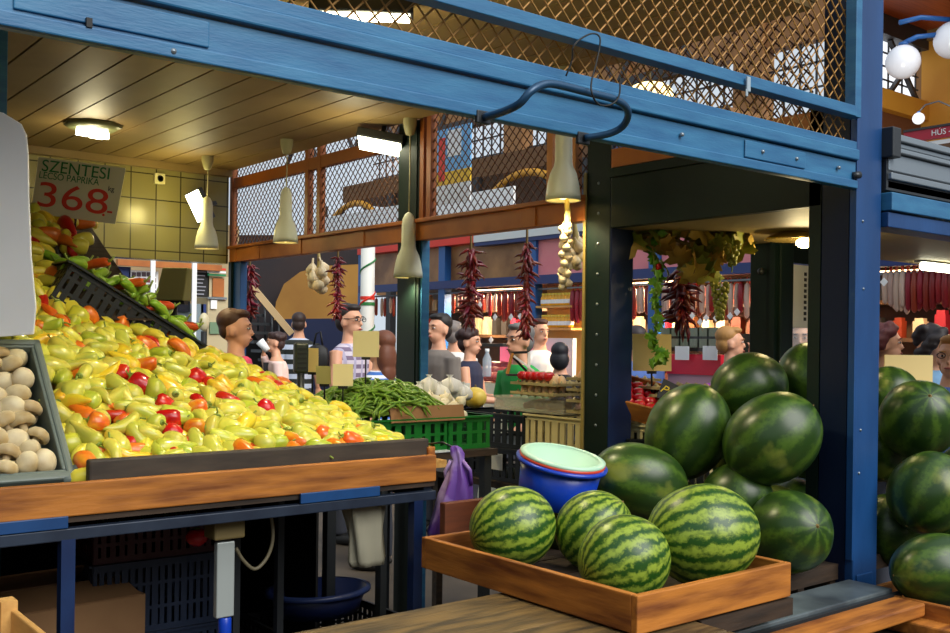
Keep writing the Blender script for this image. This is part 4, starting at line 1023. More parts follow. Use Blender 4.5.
card(632, 334, 672, 371, 4.3, 'tan price card behind the green vine strand', CARD, spike=.12, yaw=8, pitch=-3)
t = card(882, 355, 935, 388, 4.25, 'wide cream price card over the outer watermelons', mat('wide_card', (232, 206, 140), .7), spike=.34, yaw=10)
card(461, 383, 470, 404, 5.3, 'small white price card behind the yellow honey melon', WHITE, spike=.1)
p = P(521, 363, d=4.9); k = 4.9 / FPX
t = thing('folding_easel', 'small folding easel of brown and white bars before the man in green', 'easel', tuple(p), (0, 0, yaw0 + R(10)))
MB().bar((-14 * k, 0, -11 * k), (-9 * k, 0, 10 * k), .012, .022, (0, 1, 0)).build('brown_leg', mat('easel_brown', (196, 128, 50), .6), t)
MB().bar((-10 * k, .01, 10 * k), (8 * k, .01, 11 * k), .012, .014, (0, 1, 0)).bar((-10 * k, .01, 8 * k), (7 * k, .01, -9 * k), .01, .014, (0, 1, 0)).build('dark_bar', BLACK, t)
MB().bar((8 * k, 0, 11 * k), (8 * k, 0, -10 * k), .012, .014, (0, 1, 0)).bar((-8 * k, -.01, 7 * k), (17 * k, -.01, -11 * k), .010, .010, (0, 1, 0)).build('white_bar', WHITE, t)
MB().b2((-14 * k, -.02, -13 * k), (18 * k, .03, -11 * k)).build('base_bar', DWOOD, t)
# olive scale head behind the tilted crate
p = P(171, 284, d=5.2)
t = thing('scale_display', 'olive wedge shaped scale head behind the tilted crate', 'scale', tuple(p), (0, 0, math.atan2(RT.y, RT.x)))
mb = MB(); w, h = .085, .085
mb.add([(-w, 0, -h), (w * .75, 0, -h), (w, 0, h), (-w * .55, 0, h), (-w, .1, -h), (w * .95, .1, -h), (w * 1.1, .06, h), (-w * .5, .06, h)], [(0, 1, 2, 3), (5, 4, 7, 6), (1, 5, 6, 2), (4, 0, 3, 7), (3, 2, 6, 7), (4, 5, 1, 0)]); mb.build('housing', OLIVEC, t, bevel=.006)
MB().b2((-w, .0, -h - .018), (w * .8, .08, -h)).build('base_strip', BLACK, t)
MB().tube([(0, .05, -h), (0, .05, -p.z)], .02, 10).build('pole', DSTEEL, t)
p = P(301, 358, d=4.3)
t = thing('scale_display', 'dark slotted scale display on a pole behind the peppers', 'scale', tuple(p), (0, 0, math.atan2(RT.y, RT.x) + R(20)))
MB().b2((-.03, -.02, -.065), (.03, .03, .065)).build('housing', mat('scale_dark', (40, 48, 38), .4), t, bevel=.01)
for k in range(5): MB().b2((-.02, -.023, -.045 + k * .02), (.02, -.019, -.037 + k * .02)).build('vent_slot', BLACK, t)
MB().tube([(0, 0, -.06), (0, 0, -.30)], .016, 10).build('pole', DSTEEL, t)
MB().b2((-.06, -.06, -.32), (.06, .06, -.29)).build('base_plate', DSTEEL, t, bevel=.006)
# price sign on the upper heap
c4 = [P(40, 157, d=4.25), P(127, 168.5, d=4.25), P(116, 224, d=4.25), P(31, 213, d=4.25)]
ctr = sum(c4, Vector()) / 4; ex = (c4[1] - c4[0] + c4[2] - c4[3]).normalized(); ez = (c4[0] - c4[3] + c4[1] - c4[2]); ez = (ez - ex * ez.dot(ex)).normalized(); ey = ez.cross(ex)
t = thing('price_sign', 'white handwritten paprika price sign above the upper pepper heap', 'price sign', tuple(ctr)); t.rotation_euler = Matrix((ex, ey, ez)).transposed().to_euler()
w, h = (c4[1] - c4[0]).length / 2, (c4[0] - c4[3]).length / 2
mb = MB(); mb.add([(-w, -.002, h), (w, -.002, h), (w * .93, -.002, -h), (-w, -.002, -h), (-w, .002, h), (w, .002, h), (w * .93, .002, -h), (-w, .002, -h)], [(0, 3, 2, 1), (4, 5, 6, 7), (0, 1, 5, 4), (1, 2, 6, 5), (2, 3, 7, 6), (3, 0, 4, 7)]); mb.build('sheet', mat('sign_paper', (212, 208, 178), .7), t)
INKG = mat('ink_green', (30, 120, 60), .7); INKR = mat('ink_red', (214, 60, 40), .7)
rx = (R(90), 0, 0)
text_mesh('writing', 'SZENTESI', .070, INKG, t, (-.02, -.0032, h * .70), rx, sx=1.0)
text_mesh('writing', 'LECSÓ PAPRIKA', .040, INKG, t, (-.045, -.0032, h * .37), rx, sx=.9)
text_mesh('writing', '368', .15, INKR, t, (-.02, -.0032, -h * .34), rx, sx=1.4)
text_mesh('writing', '.-', .09, INKR, t, (w * .72, -.0032, -h * .55), rx)
text_mesh('writing', 'kg', .03, BLACK, t, (w * .74, -.0032, h * .2), rx)
MB().tube([(0, .008, h), (0, .008, -h - .2)], .006, 6).build('stick', DWOOD, t)
# tall white card at the mushroom crate
t = thing('display_card', 'tall blank white card standing behind the mushroom crate', 'card', tuple(P(2, 226, d=2.9)), (0, 0, math.atan2(RT.y, RT.x) + R(14)))
k = 2.9 / FPX
pr = [(-75, -118), (31, -108), (33, -80), (28, -30), (25, 30), (24, 70), (22, 92), (17, 103), (0, 113), (-75, 128)]
mb = MB(); n = len(pr); mb.add([(a * k, -.006, b_ * k) for a, b_ in pr] + [(a * k, .006, b_ * k) for a, b_ in pr], [tuple(range(n)), tuple(range(2 * n - 1, n - 1, -1))] + [(i, i + n, (i + 1) % n + n, (i + 1) % n) for i in range(n)]); mb.build('sheet', WHITE, t, bevel=.003)
MB().tube([(-.1, .02, .2), (-.1, .02, -.55)], .008, 6).build('stick', DWOOD, t)

# ================================================================ GARLANDS
CHI = mat('chili_dark', (140, 26, 30), .3, col2=(88, 14, 22), scale=16, rand=.3, coat=.3)
CHM_ = []
for k in range(3):
    CHM_.append(MB().tube([(0, 0, 0), (.012, 0, -.004), (.035, .002, -.014 - .004 * k), (.06, .004 * k, -.030), (.078, .006 * k, -.050)], [.004, .0115, .011, .0075, .001], 7).mesh('dried_chili', CHI))
def garland(u, v0, v1, X, label, n, rad=.04, group='dried chili garlands'):
    a, b_ = P(u, v0, X=X), P(u, v1, X=X); L = a.z - b_.z
    t = thing('chili_garland', label, 'garland', tuple(a), group=group)
    MB().tube([(0, 0, .10), (0, 0, 0), (.004, 0, -L * .5), (0, 0, -L * .9)], .006, 6).build('cord', DRYST, t)
    MB().tube([(.003 * math.sin(i * 2.1), .003 * math.cos(i * 1.7), -L * i / 24) for i in range(24)], [rad * (.42 + .14 * math.sin(i * 2.6)) for i in range(24)], 9).build('chili_core', CHI, t)
    rnd = random.Random(int(u))
    for k in range(n):
        s = (k + .5) / n; o = bpy.data.objects.new('dried_chili', CHM_[k % 3]); C.objects.link(o); o.parent = t
        env = .84 + .16 * math.sin(s * 11 + u); an = k * 2.4; o.location = (rad * .22 * math.cos(an), rad * .22 * math.sin(an), -L * s * .94 + .01)
        sc = rnd.uniform(.8, 1.1) * env * rad / .045; o.scale = (sc,) * 3; o.rotation_euler = (rnd.uniform(-.6, .6), rnd.choice([rnd.uniform(-.5, .3), rnd.uniform(.2, 1.2)]), k * 2.4 + rnd.uniform(-.5, .5))
    return t
garland(250, 266, 318, 3.12, 'chili garland hanging beside the narrow blue post', 96, .042)
garland(338, 258, 322, 3.12, 'chili garland hanging between the garlic bunch and striped pole', 92, .034)
garland(471, 250, 328, 3.12, 'bushy chili garland hanging below the beam beyond the dark green post', 100, .042)
garland(527, 244, 344, 3.12, 'longest chili garland hanging above the man in green', 100, .034)
garland(682, 272, 326, 3.5, 'spreading bunch of red chilies under the grape garland', 100, .05)
# garlic
GAR = MB().lathe([(0, -.02), (.012, -.021), (.024, -.010), (.026, .002), (.016, .018), (.005, .030), (.004, .05), (0, .05)], 12).mesh('garlic_bulb', mat('garlic_skin', (236, 222, 186), .5, col2=(214, 190, 150), scale=14, rand=.06))
def garlic(u, v0, v1, X, label, n, rad, sc=1):
    a, b_ = P(u, v0, X=X), P(u, v1, X=X); L = a.z - b_.z
    t = thing('garlic_braid', label, 'garlic', tuple(a), group='hanging garlic')
    MB().tube([(0, 0, .08), (.01, 0, 0), (0, 0, -L * .5), (0, 0, -L * .95)], [.006, .014, .010, .006], 8).build('braid', mat('garlic_straw', (176, 160, 100), .8), t)
    rnd = random.Random(int(u))
    for k in range(n):
        s = (k + .5) / n; o = bpy.data.objects.new('garlic_bulb', GAR); C.objects.link(o); o.parent = t; an = k * 2.4
        o.location = (rad * math.cos(an), rad * math.sin(an), -L * (.15 + .8 * s)); o.scale = (sc, sc, sc); o.rotation_euler = (rnd.uniform(-.5, .5), rnd.uniform(-.6, .6), an)
    return t
garlic(318, 262, 291, 3.10, 'fat white garlic bunch hanging under the brown beam', 9, .036, 1.5)
garlic(566, 212, 292, 2.93, 'long garlic braid hanging under the pendant lamp by riveted post', 20, .014, .72)
garlic(574, 236, 268, 3.12, 'short garlic bunch hanging close to the riveted post', 9, .03)
# grape garland
LEAF = [mat('vine_leaf', (116, 136, 44), .5, col2=(176, 160, 60), scale=5, rand=.2), mat('vine_leaf_dry', (206, 170, 76), .6, col2=(150, 120, 50), scale=5, rand=.2)]
def leaf_mesh(m, s=1.0):
    pts = [(0, 0), (.018, -.014), (.040, -.010), (.034, .010), (.052, .022), (.030, .034), (.026, .052), (.008, .044), (0, .062)]
    full = pts + [(-x, y) for x, y in reversed(pts[1:-1])]
    vs = [(0, .024, .004)] + [(x * s, y * s, -.010 * abs(x) / .05 + .006 * math.sin(y * 90)) for x, y in full]; n = len(full)
    return MB().add(vs, [(0, 1 + i, 1 + (i + 1) % n) for i in range(n)], True).mesh('leaf', m)
LM = [leaf_mesh(LEAF[0], 1.3), leaf_mesh(LEAF[1], 1.4)]
GRP = MB().ell((0, 0, 0), (.011, .011, .012), 10, 7).mesh('grape', mat('grape_skin', (150, 150, 60), .2, rand=.15, coat=.4))
a = P(640, 236, X=3.15)
t = thing('grape_garland', 'artificial grape garland with yellow leaves under the tan soffit', 'garland', tuple(a))
q = P(742, 246, X=3.55) - a
pts = [q * s + Vector((0, 0, .02 * math.sin(s * 9))) for s in [i / 10 for i in range(11)]]
MB().tube(pts, .008, 6).build('vine', DRYST, t)
rnd = random.Random(4)
for k in range(64):
    s = rnd.random(); o = bpy.data.objects.new('leaf', LM[k % 2]); C.objects.link(o); o.parent = t; hang = rnd.uniform(-.16, .03) if .2 < s < .75 else rnd.uniform(-.06, .03)
    o.location = q * s + Vector((rnd.uniform(-.05, .05), rnd.uniform(-.05, .05), hang)); o.rotation_euler = (rnd.uniform(.8, 2.4), rnd.uniform(-.6, .6), rnd.uniform(-2, 1))
for (u, v, n) in ((720, 300, 46), (700, 268, 20), (732, 258, 20)):
    g0 = P(u, v, X=3.42) - a
    cb_ = MB().tube([g0 + Vector((0, 0, .10)), g0 + Vector((0, 0, -.06))], .003, 5).build('grape_cluster', STEMG, t)
    for k in range(n):
        h_ = (k + .5) / n; o = bpy.data.objects.new('grape', GRP); C.objects.link(o); o.parent = cb_; rr = .034 * (1 - h_ * .75); o.location = g0 + Vector((rr * math.cos(k * 2.4), rr * math.sin(k * 2.4), .07 - h_ * .15 * (n / 46) ** .5))
# ivy strand
pts = [P(u, v, X=3.2) for u, v in ((656, 236), (654, 262), (658, 285), (655, 305), (657, 325), (653, 343), (659, 357), (655, 366))]
t = thing('ivy_strand', 'thin green vine strand hanging before the tan price card', 'vine', tuple(pts[0]))
MB().tube([p_ - pts[0] for p_ in smooth_path(pts)], .004, 6).build('vine', STEMG, t)
LI = leaf_mesh(mat('ivy_leaf', (92, 156, 36), .4, col2=(140, 180, 50), scale=6, rand=.15), .62)
for k, p_ in enumerate(smooth_path(pts, 5)):
    o = bpy.data.objects.new('leaf', LI); C.objects.link(o); o.parent = t; o.location = p_ - pts[0] + Vector((rnd.uniform(-.02, .02), rnd.uniform(-.02, .02), 0)); o.rotation_euler = (rnd.uniform(.7, 2.2), rnd.uniform(-.7, .7), rnd.uniform(-2.4, .6))
for k in (3, 9, 14):
    o = MB().ell((0, 0, 0), (.014, .014, .016), 10, 7).build('red_berry', mat('tomato_skin', (1, 1, 1)), t, smooth_path(pts, 5)[k * 2] - pts[0] + Vector((.015, -.01, 0)))
# ================================================================ FAR STALL FRONT (plane x = 7)
FX = 7.0
def fx(mb, u0, v0, u1, v1, x0=FX, x1=None, th=.05):
    a, b_ = P(u0, v0, X=x0), P(u1, v1, X=x0); return mb.b2((x0, min(a.y, b_.y), min(a.z, b_.z)), (x0 + th if x1 is None else x1, max(a.y, b_.y), max(a.z, b_.z)))
def fy(u): return P(u, 300, X=FX).y
FBLUE = mat('far_blue', (30, 92, 160), .45); FBLUED = mat('far_blue_dark', (26, 50, 110), .45)
DBROWN = mat('stall_brown', (112, 76, 44), .6, col2=(80, 54, 34), scale=3); PINK = mat('pink_tarp', (226, 130, 140), .6, col2=(236, 150, 152), scale=2); REDB = mat('red_band', (222, 50, 30), .5)
yL, yM, yR = fy(362), fy(533), 1.6
struct(MB().b2((7.9, 0.5, 0), (8.0, yL, 3.2)).build('wall_right', DBROWN), 'brown back wall inside the far stalls')
t = thing('stall_front', 'blue framed sausage stall front across the aisle', 'stall', (FX, 0, 0))
for u in (363, 444, 534, 656): MB().b2((-.04, fy(u) - .06, 0), (.06, fy(u) + .06, 2.76)).build('post', FBLUE, t)
for y_ in (4.4, 3.0, 1.7): MB().b2((-.04, y_ - .06, 0), (.06, y_ + .06, 2.76)).build('post', FBLUED, t)
MB().b2((-.06, yR, 2.17), (.04, yL, 2.26)).build('cross_beam', FBLUED, t)
MB().b2((-.08, yM + .9, 2.66), (.05, yL, 2.80)).build('red_band', REDB, t)
MB().b2((-.08, yR, 2.66), (.05, yM + .9, 2.80)).build('white_band', mat('white_band', (216, 222, 222), .5), t)
MB().b2((-.07, yR, 2.62), (.05, yM + .9, 2.66)).build('blue_edge', FBLUED, t)
MB().b2((0, yR, 2.26), (.02, yM - .06, 2.62)).build('pink_panel', PINK, t)
MB().b2((.05, yM + .06, 2.26), (.07, yL, 2.66)).build('brown_panel', mat('glazed_brown', (176, 128, 78), .4, col2=(130, 88, 50), scale=3), t)
MB().b2((.0, yR, 2.80), (.9, yL, 2.84)).build('roof_board', DBROWN, t)
MB().b2((-.1, yR, 1.0), (.0, yL, 1.1)).build('counter_front', mat('counter_pink', (206, 120, 136), .4), t)
MB().b2((-.1, yR, 0), (.0, yL, 1.0)).build('counter_base', DBROWN, t)
MB().b2((-.1, yR, 1.08), (.6, yL, 1.12)).build('counter_top', mat('counter_steel', (150, 140, 140), .35), t)
MB().b2((.60, yR, 1.62), (.9, yL, 1.65)).build('shelf', DBROWN, t)
MB().b2((.60, yR, 1.92), (.9, yL, 1.95)).build('shelf', DBROWN, t)
MB().tube([(-.0, yR, 2.12), (-.0, yL, 2.12)], .012, 6).build('hanging_rail', STEEL, t)
# strip lamps inside the stall
for k, y_ in enumerate((8.6, 6.2, 3.6)):
    o = MB().b2((-.03, -.55, -.025), (.03, .55, .0)).build('strip_lamp', mat('strip_glow', (255, 214, 160), .5, emit=(255, 206, 150), estr=7), None, (7.25, y_, 2.16)); tag(o, f'strip lamp inside the far stall front, {ORD[k]} from the striped pole', 'lamp', 'far strip lamps')
    l = bpy.data.lights.new('strip_light', 'AREA'); l.shape = 'RECTANGLE'; l.size = .1; l.size_y = 1.1; l.energy = (70, 70, 14)[k]; l.color = (1, .78, .5); lo = bpy.data.objects.new('strip_light', l); C.objects.link(lo); lo.location = (7.25, y_, 2.12)
# hanging sausages and red packs
SAUR = mat('salami_red', (140, 36, 24), .4, rand=.25); SAUW = mat('salami_white', (206, 176, 158), .5, rand=.2)
SM = [MB().tube([(0, 0, 0), (0, 0, -.02), (.0, .004, -.12), (0, 0, -.26), (0, 0, -.28)], [.004, .022, .026, .022, .004], 8).mesh('salami', m) for m in (SAUR, SAUW)]
TIE = MB().tube([(0, 0, .04), (0, 0, 0)], .005, 5).b2((-.014, -.016, -.045), (.014, .016, -.02)).mesh('tie', REDB)
def hang(u0, u1, n, pick, lab, grp, z=2.1, s=1.0, x=FX):
    y0, y1 = fy(u0), fy(u1)
    for k in range(n):
        o = bpy.data.objects.new('salami', SM[pick(k)]); C.objects.link(o); o.location = (x + .02 * (k % 2), y0 + (y1 - y0) * (k + .5) / n, z); o.scale = (s * random.uniform(.9, 1.1), s, s * random.uniform(.85, 1.15)); tag(o, lab, 'sausage', grp)
        c = bpy.data.objects.new('tie', TIE); C.objects.link(c); c.parent = o
hang(632, 748, 26, lambda k: 1 if k % 3 else 0, 'salami hanging in the row under the pink panels', 'salami row under the pink panels')
hang(498, 524, 8, lambda k: 0, 'red sausage hanging behind the longest chili garland', 'red sausages behind the chili garlands')
hang(452, 496, 12, lambda k: k % 2, 'sausage hanging behind the bushy chili garland', 'sausages behind the bushy garland', s=.8)
hang(572, 584, 5, lambda k: 0, 'dark red sausage beside the yellow jars', 'dark red sausages by the jars', s=1.2)
hang(884, 950, 22, lambda k: 1 if k < 8 else 0, 'sausage hanging in the dark stall behind the wide card', 'sausages behind the wide card', s=1.0, z=2.14)
hang(366, 396, 7, lambda k: k % 2, 'sausage hanging beside the red and white striped pole', 'sausages by the striped pole', s=.8)
# price tags
TAGM = MB().b2((-.002, -.03, -.03), (.002, .03, .03)).mesh('price_tag', WHITE)
for k, (u, v) in enumerate(((480, 305), (495, 317), (511, 317), (520, 316), (491, 340), (665, 314), (700, 322), (716, 318), (737, 312), (692, 316), (706, 318), (730, 316), (884, 282))):
    o = bpy.data.objects.new('price_tag', TAGM); C.objects.link(o); o.location = P(u, v, X=FX - .08); o.rotation_euler = (R(45), 0, 0); s = .9 if u < 640 else .75; o.scale = (1, s, s); tag(o, f'small white diamond price tag in the far stall, {ORD[k]} along the stall', 'price tag', 'white price tags on the far stall')
# yellow jars
JM = MB().lathe([(0, 0), (.032, 0), (.034, .01), (.034, .08), (.022, .10), (.022, .11), (0, .11)], 10).mesh('honey_jar', mat('jar_yellow', (236, 172, 30), .25, emit=(236, 160, 20), estr=.0)); JL = MB().lathe([(.024, .105), (.024, .125), (0, .125)], 10).mesh('lid', mat('lid_yellow', (236, 206, 70), .4)); JB = MB().lathe([(.0352, .02), (.0352, .06)], 10).mesh('paper_band', WHITE)
for r_, z_ in enumerate((1.95, 1.73)):
    y0, y1 = fy(541), fy(571)
    for k in range(9):
        o = bpy.data.objects.new('honey_jar', JM); C.objects.link(o); o.location = (7.02, y0 + (y1 - y0) * (k + .5) / 9, z_ - (.0)); tag(o, f'yellow jar on the {["upper", "lower"][r_]} lit shelf, {ORD[k]} from the chili garland', 'jar', 'yellow jars on the lit shelves')
        for nm, me in (('lid', JL), ('paper_band', JB)): c = bpy.data.objects.new(nm, me); C.objects.link(c); c.parent = o
t = thing('jar_shelf', 'small lit wooden shelf unit holding yellow jars', 'shelf', (7.02, fy(556), 0))
w = abs(fy(541) - fy(571)) / 2 + .04
for z_ in (1.70, 1.925): MB().b2((-.06, -w, z_ - .0), (.10, w, z_ + .022)).build('shelf', PALEW, t)
MB().b2((.10, -w, 1.1), (.12, w, 2.15)).build('back_panel', mat('shelf_back', (196, 150, 80), .6), t)
MB().b2((-.03, -w, 1.12), (.02, w, 1.62)).build('white_papers', mat('tile_white', (206, 212, 214), .5), t)
# chilled display with pink meat, dark case, red panel
a, b_ = P(466, 346, X=6.3), P(502, 384, X=6.3)
t = thing('meat_display', 'lit pink meat display case across the aisle', 'display case', (6.3, (a.y + b_.y) / 2, 0)); w = abs(a.y - b_.y) / 2
MB().b2((0, -w, 0), (.5, w, b_.z)).build('base', WHITEM, t)
MB().b2((.45, -w, b_.z), (.5, w, a.z)).build('back_panel', mat('meat_glow', (236, 130, 156), .5, emit=(255, 120, 150), estr=.5), t)
MB().b2((0, -w, a.z), (.5, w, a.z + .03)).build('top', DSTEEL, t)
for k in range(12):
    MB().ell((.1 + .1 * (k % 3), -w + .1 + (k // 3) * (2 * w - .2) / 3, b_.z + .06 + .05 * (k % 3)), (.10, .11, .05), 10, 7).build('meat_cut', mat('meat_pink', (206, 90, 96), .4, rand=.2), t)
a, b_ = P(664, 333, X=6.4), P(724, 352, X=6.4)
t = thing('glass_case', 'dark glazed display case behind the woman with purple bag', 'display case', (6.4, (a.y + b_.y) / 2, 0)); w = abs(a.y - b_.y) / 2
MB().b2((0, -w, b_.z), (.4, w, a.z)).build('case', mat('case_dark', (40, 44, 40), .2), t)
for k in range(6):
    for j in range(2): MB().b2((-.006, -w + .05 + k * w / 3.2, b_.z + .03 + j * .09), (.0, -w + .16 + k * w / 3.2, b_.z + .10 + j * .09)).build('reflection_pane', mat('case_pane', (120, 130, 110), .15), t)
a, b_ = P(672, 354, X=6.38), P(722, 376, X=6.38)
MB().b2((-.02, -w * .95, b_.z), (.4, w * .85, a.z)).build('red_panel', mat('red_panel', (222, 36, 60), .45), t)
MB().b2((-.0, -w * .95, 0), (.4, w * .85, b_.z)).build('base', mat('base_pink', (216, 170, 180), .5), t)
for (u, v, k) in ((682, 353, 0), (710, 353, 1)):
    o = MB().b2((-.002, -.07, -.055), (.002, .07, .055)).build('price_tag', WHITE, None, tuple(P(u, v, X=6.34))); tag(o, ['white card on the red case nearer the tan price card', 'white card on the red case beside the purple bag woman'][k], 'price tag')
# dark bottles and packs filling the far shelves (countable rows)
PK = [mat('pack_red', (170, 36, 30), .5, rand=.2), mat('pack_cream', (216, 190, 150), .5, rand=.2), mat('pack_brown', (110, 56, 30), .5, rand=.2), mat('pack_dark', (50, 44, 40), .5, rand=.2)]
PKM = [MB().b2((-.04, -.045, 0), (.04, .045, .16)).b2((-.03, -.035, .16), (.03, .035, .19)).mesh('spice_pack', m) for m in PK]
for z_, nm in ((1.12, 'counter'), (1.65, 'lower shelf'), (1.95, 'upper shelf')):
    for k in range(52):
        y_ = yR + .3 + k * (yL - yR - .5) / 52
        if abs(y_ - fy(556)) < w * .9 and z_ > 1.2: continue
        o = bpy.data.objects.new('spice_pack', random.choice(PKM)); C.objects.link(o); o.location = (7.66 if z_ > 1.2 else 7.35, y_, z_ + .005); o.scale = (1, random.uniform(.8, 1.3), random.uniform(.7, 1.15)); tag(o, f'spice pack standing on the {nm} of the far stall', 'pack', f'spice packs on the far {nm}')

# striped pole, arch, stairs in the far corner
p = P(367, 330, d=12.0)
t = thing('striped_pole', 'white pole wound with red and green stripes', 'pole', (p.x, p.y, 0))
MB().tube([(0, 0, 0), (0, 0, 2.75)], .085, 16).build('pole', mat('pole_white', (216, 216, 208), .5), t)
for k in range(6): MB().tube([(.088 * math.cos(a_), .088 * math.sin(a_), .4 * k + .25 + .05 * a_) for a_ in [i * .5 for i in range(13)]], .012, 5).build('stripe', [REDB, mat('stripe_green', (40, 120, 60), .5)][k % 2], t)
for z_, m_ in ((2.05, REDB), (1.98, mat('stripe_green', (1, 1, 1)))): MB().lathe([(.09, z_), (.09, z_ + .04)], 16).build('painted_ring', m_, t)
D2 = 15.5
a, b_ = P(262, 262, d=D2), P(350, 322, d=D2)
ex = (P(350, 300, d=D2) - P(262, 300, d=D2)).normalized()
def dpl(mb, pts, d, th=.1):
    n = len(pts); f0 = [P(u, v, d=d) for u, v in pts]; f1 = [P(u, v, d=d + th) for u, v in pts]
    return mb.add(f0 + f1, [tuple(range(n)), tuple(range(2 * n - 1, n - 1, -1))] + [(i, i + n, (i + 1) % n + n, (i + 1) % n) for i in range(n)])
WD = mat('corner_dark', (36, 30, 34), .7, col2=(50, 36, 34), scale=1.5)
struct(dpl(MB(), [(226, 235), (372, 235), (372, 450), (226, 450)], D2 + .6, .2).build('wall_far', WD), 'dark stairwell wall in the far corner')
o = dpl(MB(), [(274, 320), (276, 302), (284, 284), (300, 272), (320, 266), (366, 264), (366, 318)], D2, .3).build('arch_panel', mat('arch_tan', (180, 132, 56), .6, col2=(150, 104, 40), scale=1)); tag(o, 'tan curved panel beneath the stair in the far corner', 'panel')
o = dpl(MB(), [(285, 319), (366, 318), (366, 400), (285, 400)], D2 - .1, .1).build('navy_screen', mat('navy_panel', (26, 36, 70), .5)); tag(o, 'dark navy panel below the tan curved panel', 'panel')
t = thing('staircase', 'dark staircase with pale sloping handrail in the far corner', 'stairs', tuple(P(275, 420, d=14.2)))
base = P(275, 420, d=14.2)
MB().bar(P(240, 272, d=14.2) - base, P(292, 334, d=14.2) - base, .05, .09).build('handrail', mat('rail_pale', (206, 176, 130), .5), t)
for k in range(8):
    q0 = P(244 + k * 7, 315 + k * 9, d=14.2) - base; MB().box(q0, (.5, .3, .04)).build('tread', DSTEEL, t); MB().tube([q0, P(244 + k * 7, 278 + k * 8.3, d=14.2) - base], .015, 5).build('baluster', DSTEEL, t)
dpl(MB(), [(232, 330), (240, 312), (300, 392), (300, 440), (232, 440)], 14.4, .1)
mb = MB(); dpl(mb, [(232, 330), (240, 316), (300, 396), (300, 440), (232, 440)], 14.4, .1); mb.v = [tuple(Vector(v) - base) for v in mb.v]; mb.build('stringer', BLACK, t)

# ---------------------------------------------------------------- what shows through the back opening (plane y = 10)
BY = 10.0
def py(mb, u0, v0, u1, v1, y=BY, th=.06):
    a, b_ = P(u0, v0, Y=y), P(u1, v1, Y=y); return mb.b2((min(a.x, b_.x), y, min(a.z, b_.z)), (max(a.x, b_.x), y + th, max(a.z, b_.z)))
struct(py(MB(), -60, 200, 236, 480, 11.2, .1).build('wall_far_back', mat('back_cream', (176, 160, 120), .7, col2=(140, 118, 84), scale=1.2)), 'cream wall behind the back opening')
o = py(MB(), 118, 259, 222, 271, BY - .1).build('lintel_board', ORANGEW); tag(o, 'orange brown board high in the back opening', 'board')
t = thing('picture_board', 'board of small dark pictures beside the olive scale head', 'board', tuple(P(144, 279, Y=BY)))
def loc(mb, base): mb.v = [tuple(Vector(v) - Vector(base)) for v in mb.v]; return mb
bs = P(144, 279, Y=BY)
loc(py(MB(), 129, 270, 158, 296), bs).build('board', WHITE, t)
for k in range(5):
    for j in range(4): loc(py(MB(), 132 + k * 5, 272 + j * 6, 136 + k * 5, 276.5 + j * 6, BY - .01, .012), bs).build('picture', [mat('pic_dark', (60, 40, 50), .6), mat('pic_red', (120, 50, 50), .6), mat('pic_grey', (130, 120, 140), .6)][(k * 3 + j) % 3], t)
t = thing('chalk_menu', 'black menu board of pale writing under the back opening', 'board', tuple(P(200, 283, Y=BY))); bs = P(200, 283, Y=BY)
loc(py(MB(), 191, 269, 209, 297), bs).build('board', BLACK, t)
for k in range(7): loc(py(MB(), 193, 271 + k * 3.7, 206 - (k * 5) % 4, 272.6 + k * 3.7, BY - .008, .01), bs).build('writing_line', mat('chalk_grey', (150, 150, 160), .7), t)
t = thing('wall_flag', 'small red white and green striped flag panel', 'flag', tuple(P(218, 272, Y=BY - .05))); bs = P(218, 272, Y=BY - .05)
for v0, m_ in ((267.5, REDB), (270.5, WHITE), (273.5, mat('flag_green', (20, 130, 80), .5))): loc(py(MB(), 208, v0, 226, v0 + 3, BY - .05, .02), bs).build('stripe', m_, t)
t = thing('drinks_fridge', 'tall fridge with wooden panel under the striped flag', 'fridge', tuple(P(217, 320, Y=BY))); bs = P(217, 320, Y=BY)
loc(py(MB(), 208, 276, 227, 420, BY, .4), bs).build('cabinet', mat('fridge_cream', (190, 176, 140), .5), t)
loc(py(MB(), 213, 278, 224, 297, BY - .02, .03), bs).build('wood_panel', ORANGEW, t)
loc(py(MB(), 211, 300, 217, 309, BY - .02, .03), bs).build('white_label', WHITE, t)
loc(py(MB(), 208, 299, 227, 297.5, BY - .03, .03), bs).build('shelf_edge', STEEL, t)
loc(py(MB(), 210, 322, 226, 334, BY - .02, .03), bs).build('green_stock', mat('stock_green', (110, 140, 110), .5), t)
t = thing('steel_cabinet', 'grey steel cabinet below the menu board', 'cabinet', tuple(P(186, 320, Y=BY - .3))); bs = P(186, 320, Y=BY - .3)
loc(py(MB(), 172, 303, 202, 420, BY - .3, .4), bs).build('body', mat('cab_grey', (120, 136, 144), .4), t)
loc(py(MB(), 160, 296, 190, 312, BY - .34, .2), bs).build('dark_screen', mat('screen_dark', (30, 32, 40), .2), t)
loc(py(MB(), 201, 304, 206, 330, BY - .3, .06), bs).build('blue_edge', FBLUED, t)
loc(py(MB(), 192, 297, 226, 298.6, BY - .32, .05), bs).build('shelf_edge', STEEL, t)
o = loc(py(MB(), 112, 266, 128, 486, BY), (0, 0, 0)).build('blue_cloth', FBLUED); tag(o, 'dark blue cloth hanging at the edge of the back opening', 'cloth')
for k, u in enumerate((152, 193.5)):
    o = py(MB(), u - .7, 250, u + .7, 486, BY - .4, .02).build('white_pole', WHITE); tag(o, ['thin white pole beside the small pictures', 'thin white pole beside the menu board'][k], 'pole')
o = MB().ell((0, 0, 0), (.055, .04, .09), 12, 8).build('round_ornament', mat('orn_cream', (196, 186, 150), .4), None, tuple(P(204, 322, Y=9.2))); tag(o, 'round cream ornament on a dark stand before the fridge', 'ornament')
MB().tube([(0, 0, -.09), (0, 0, -P(204, 322, Y=9.2).z)], .03, 8).build('base', BLACK, o)

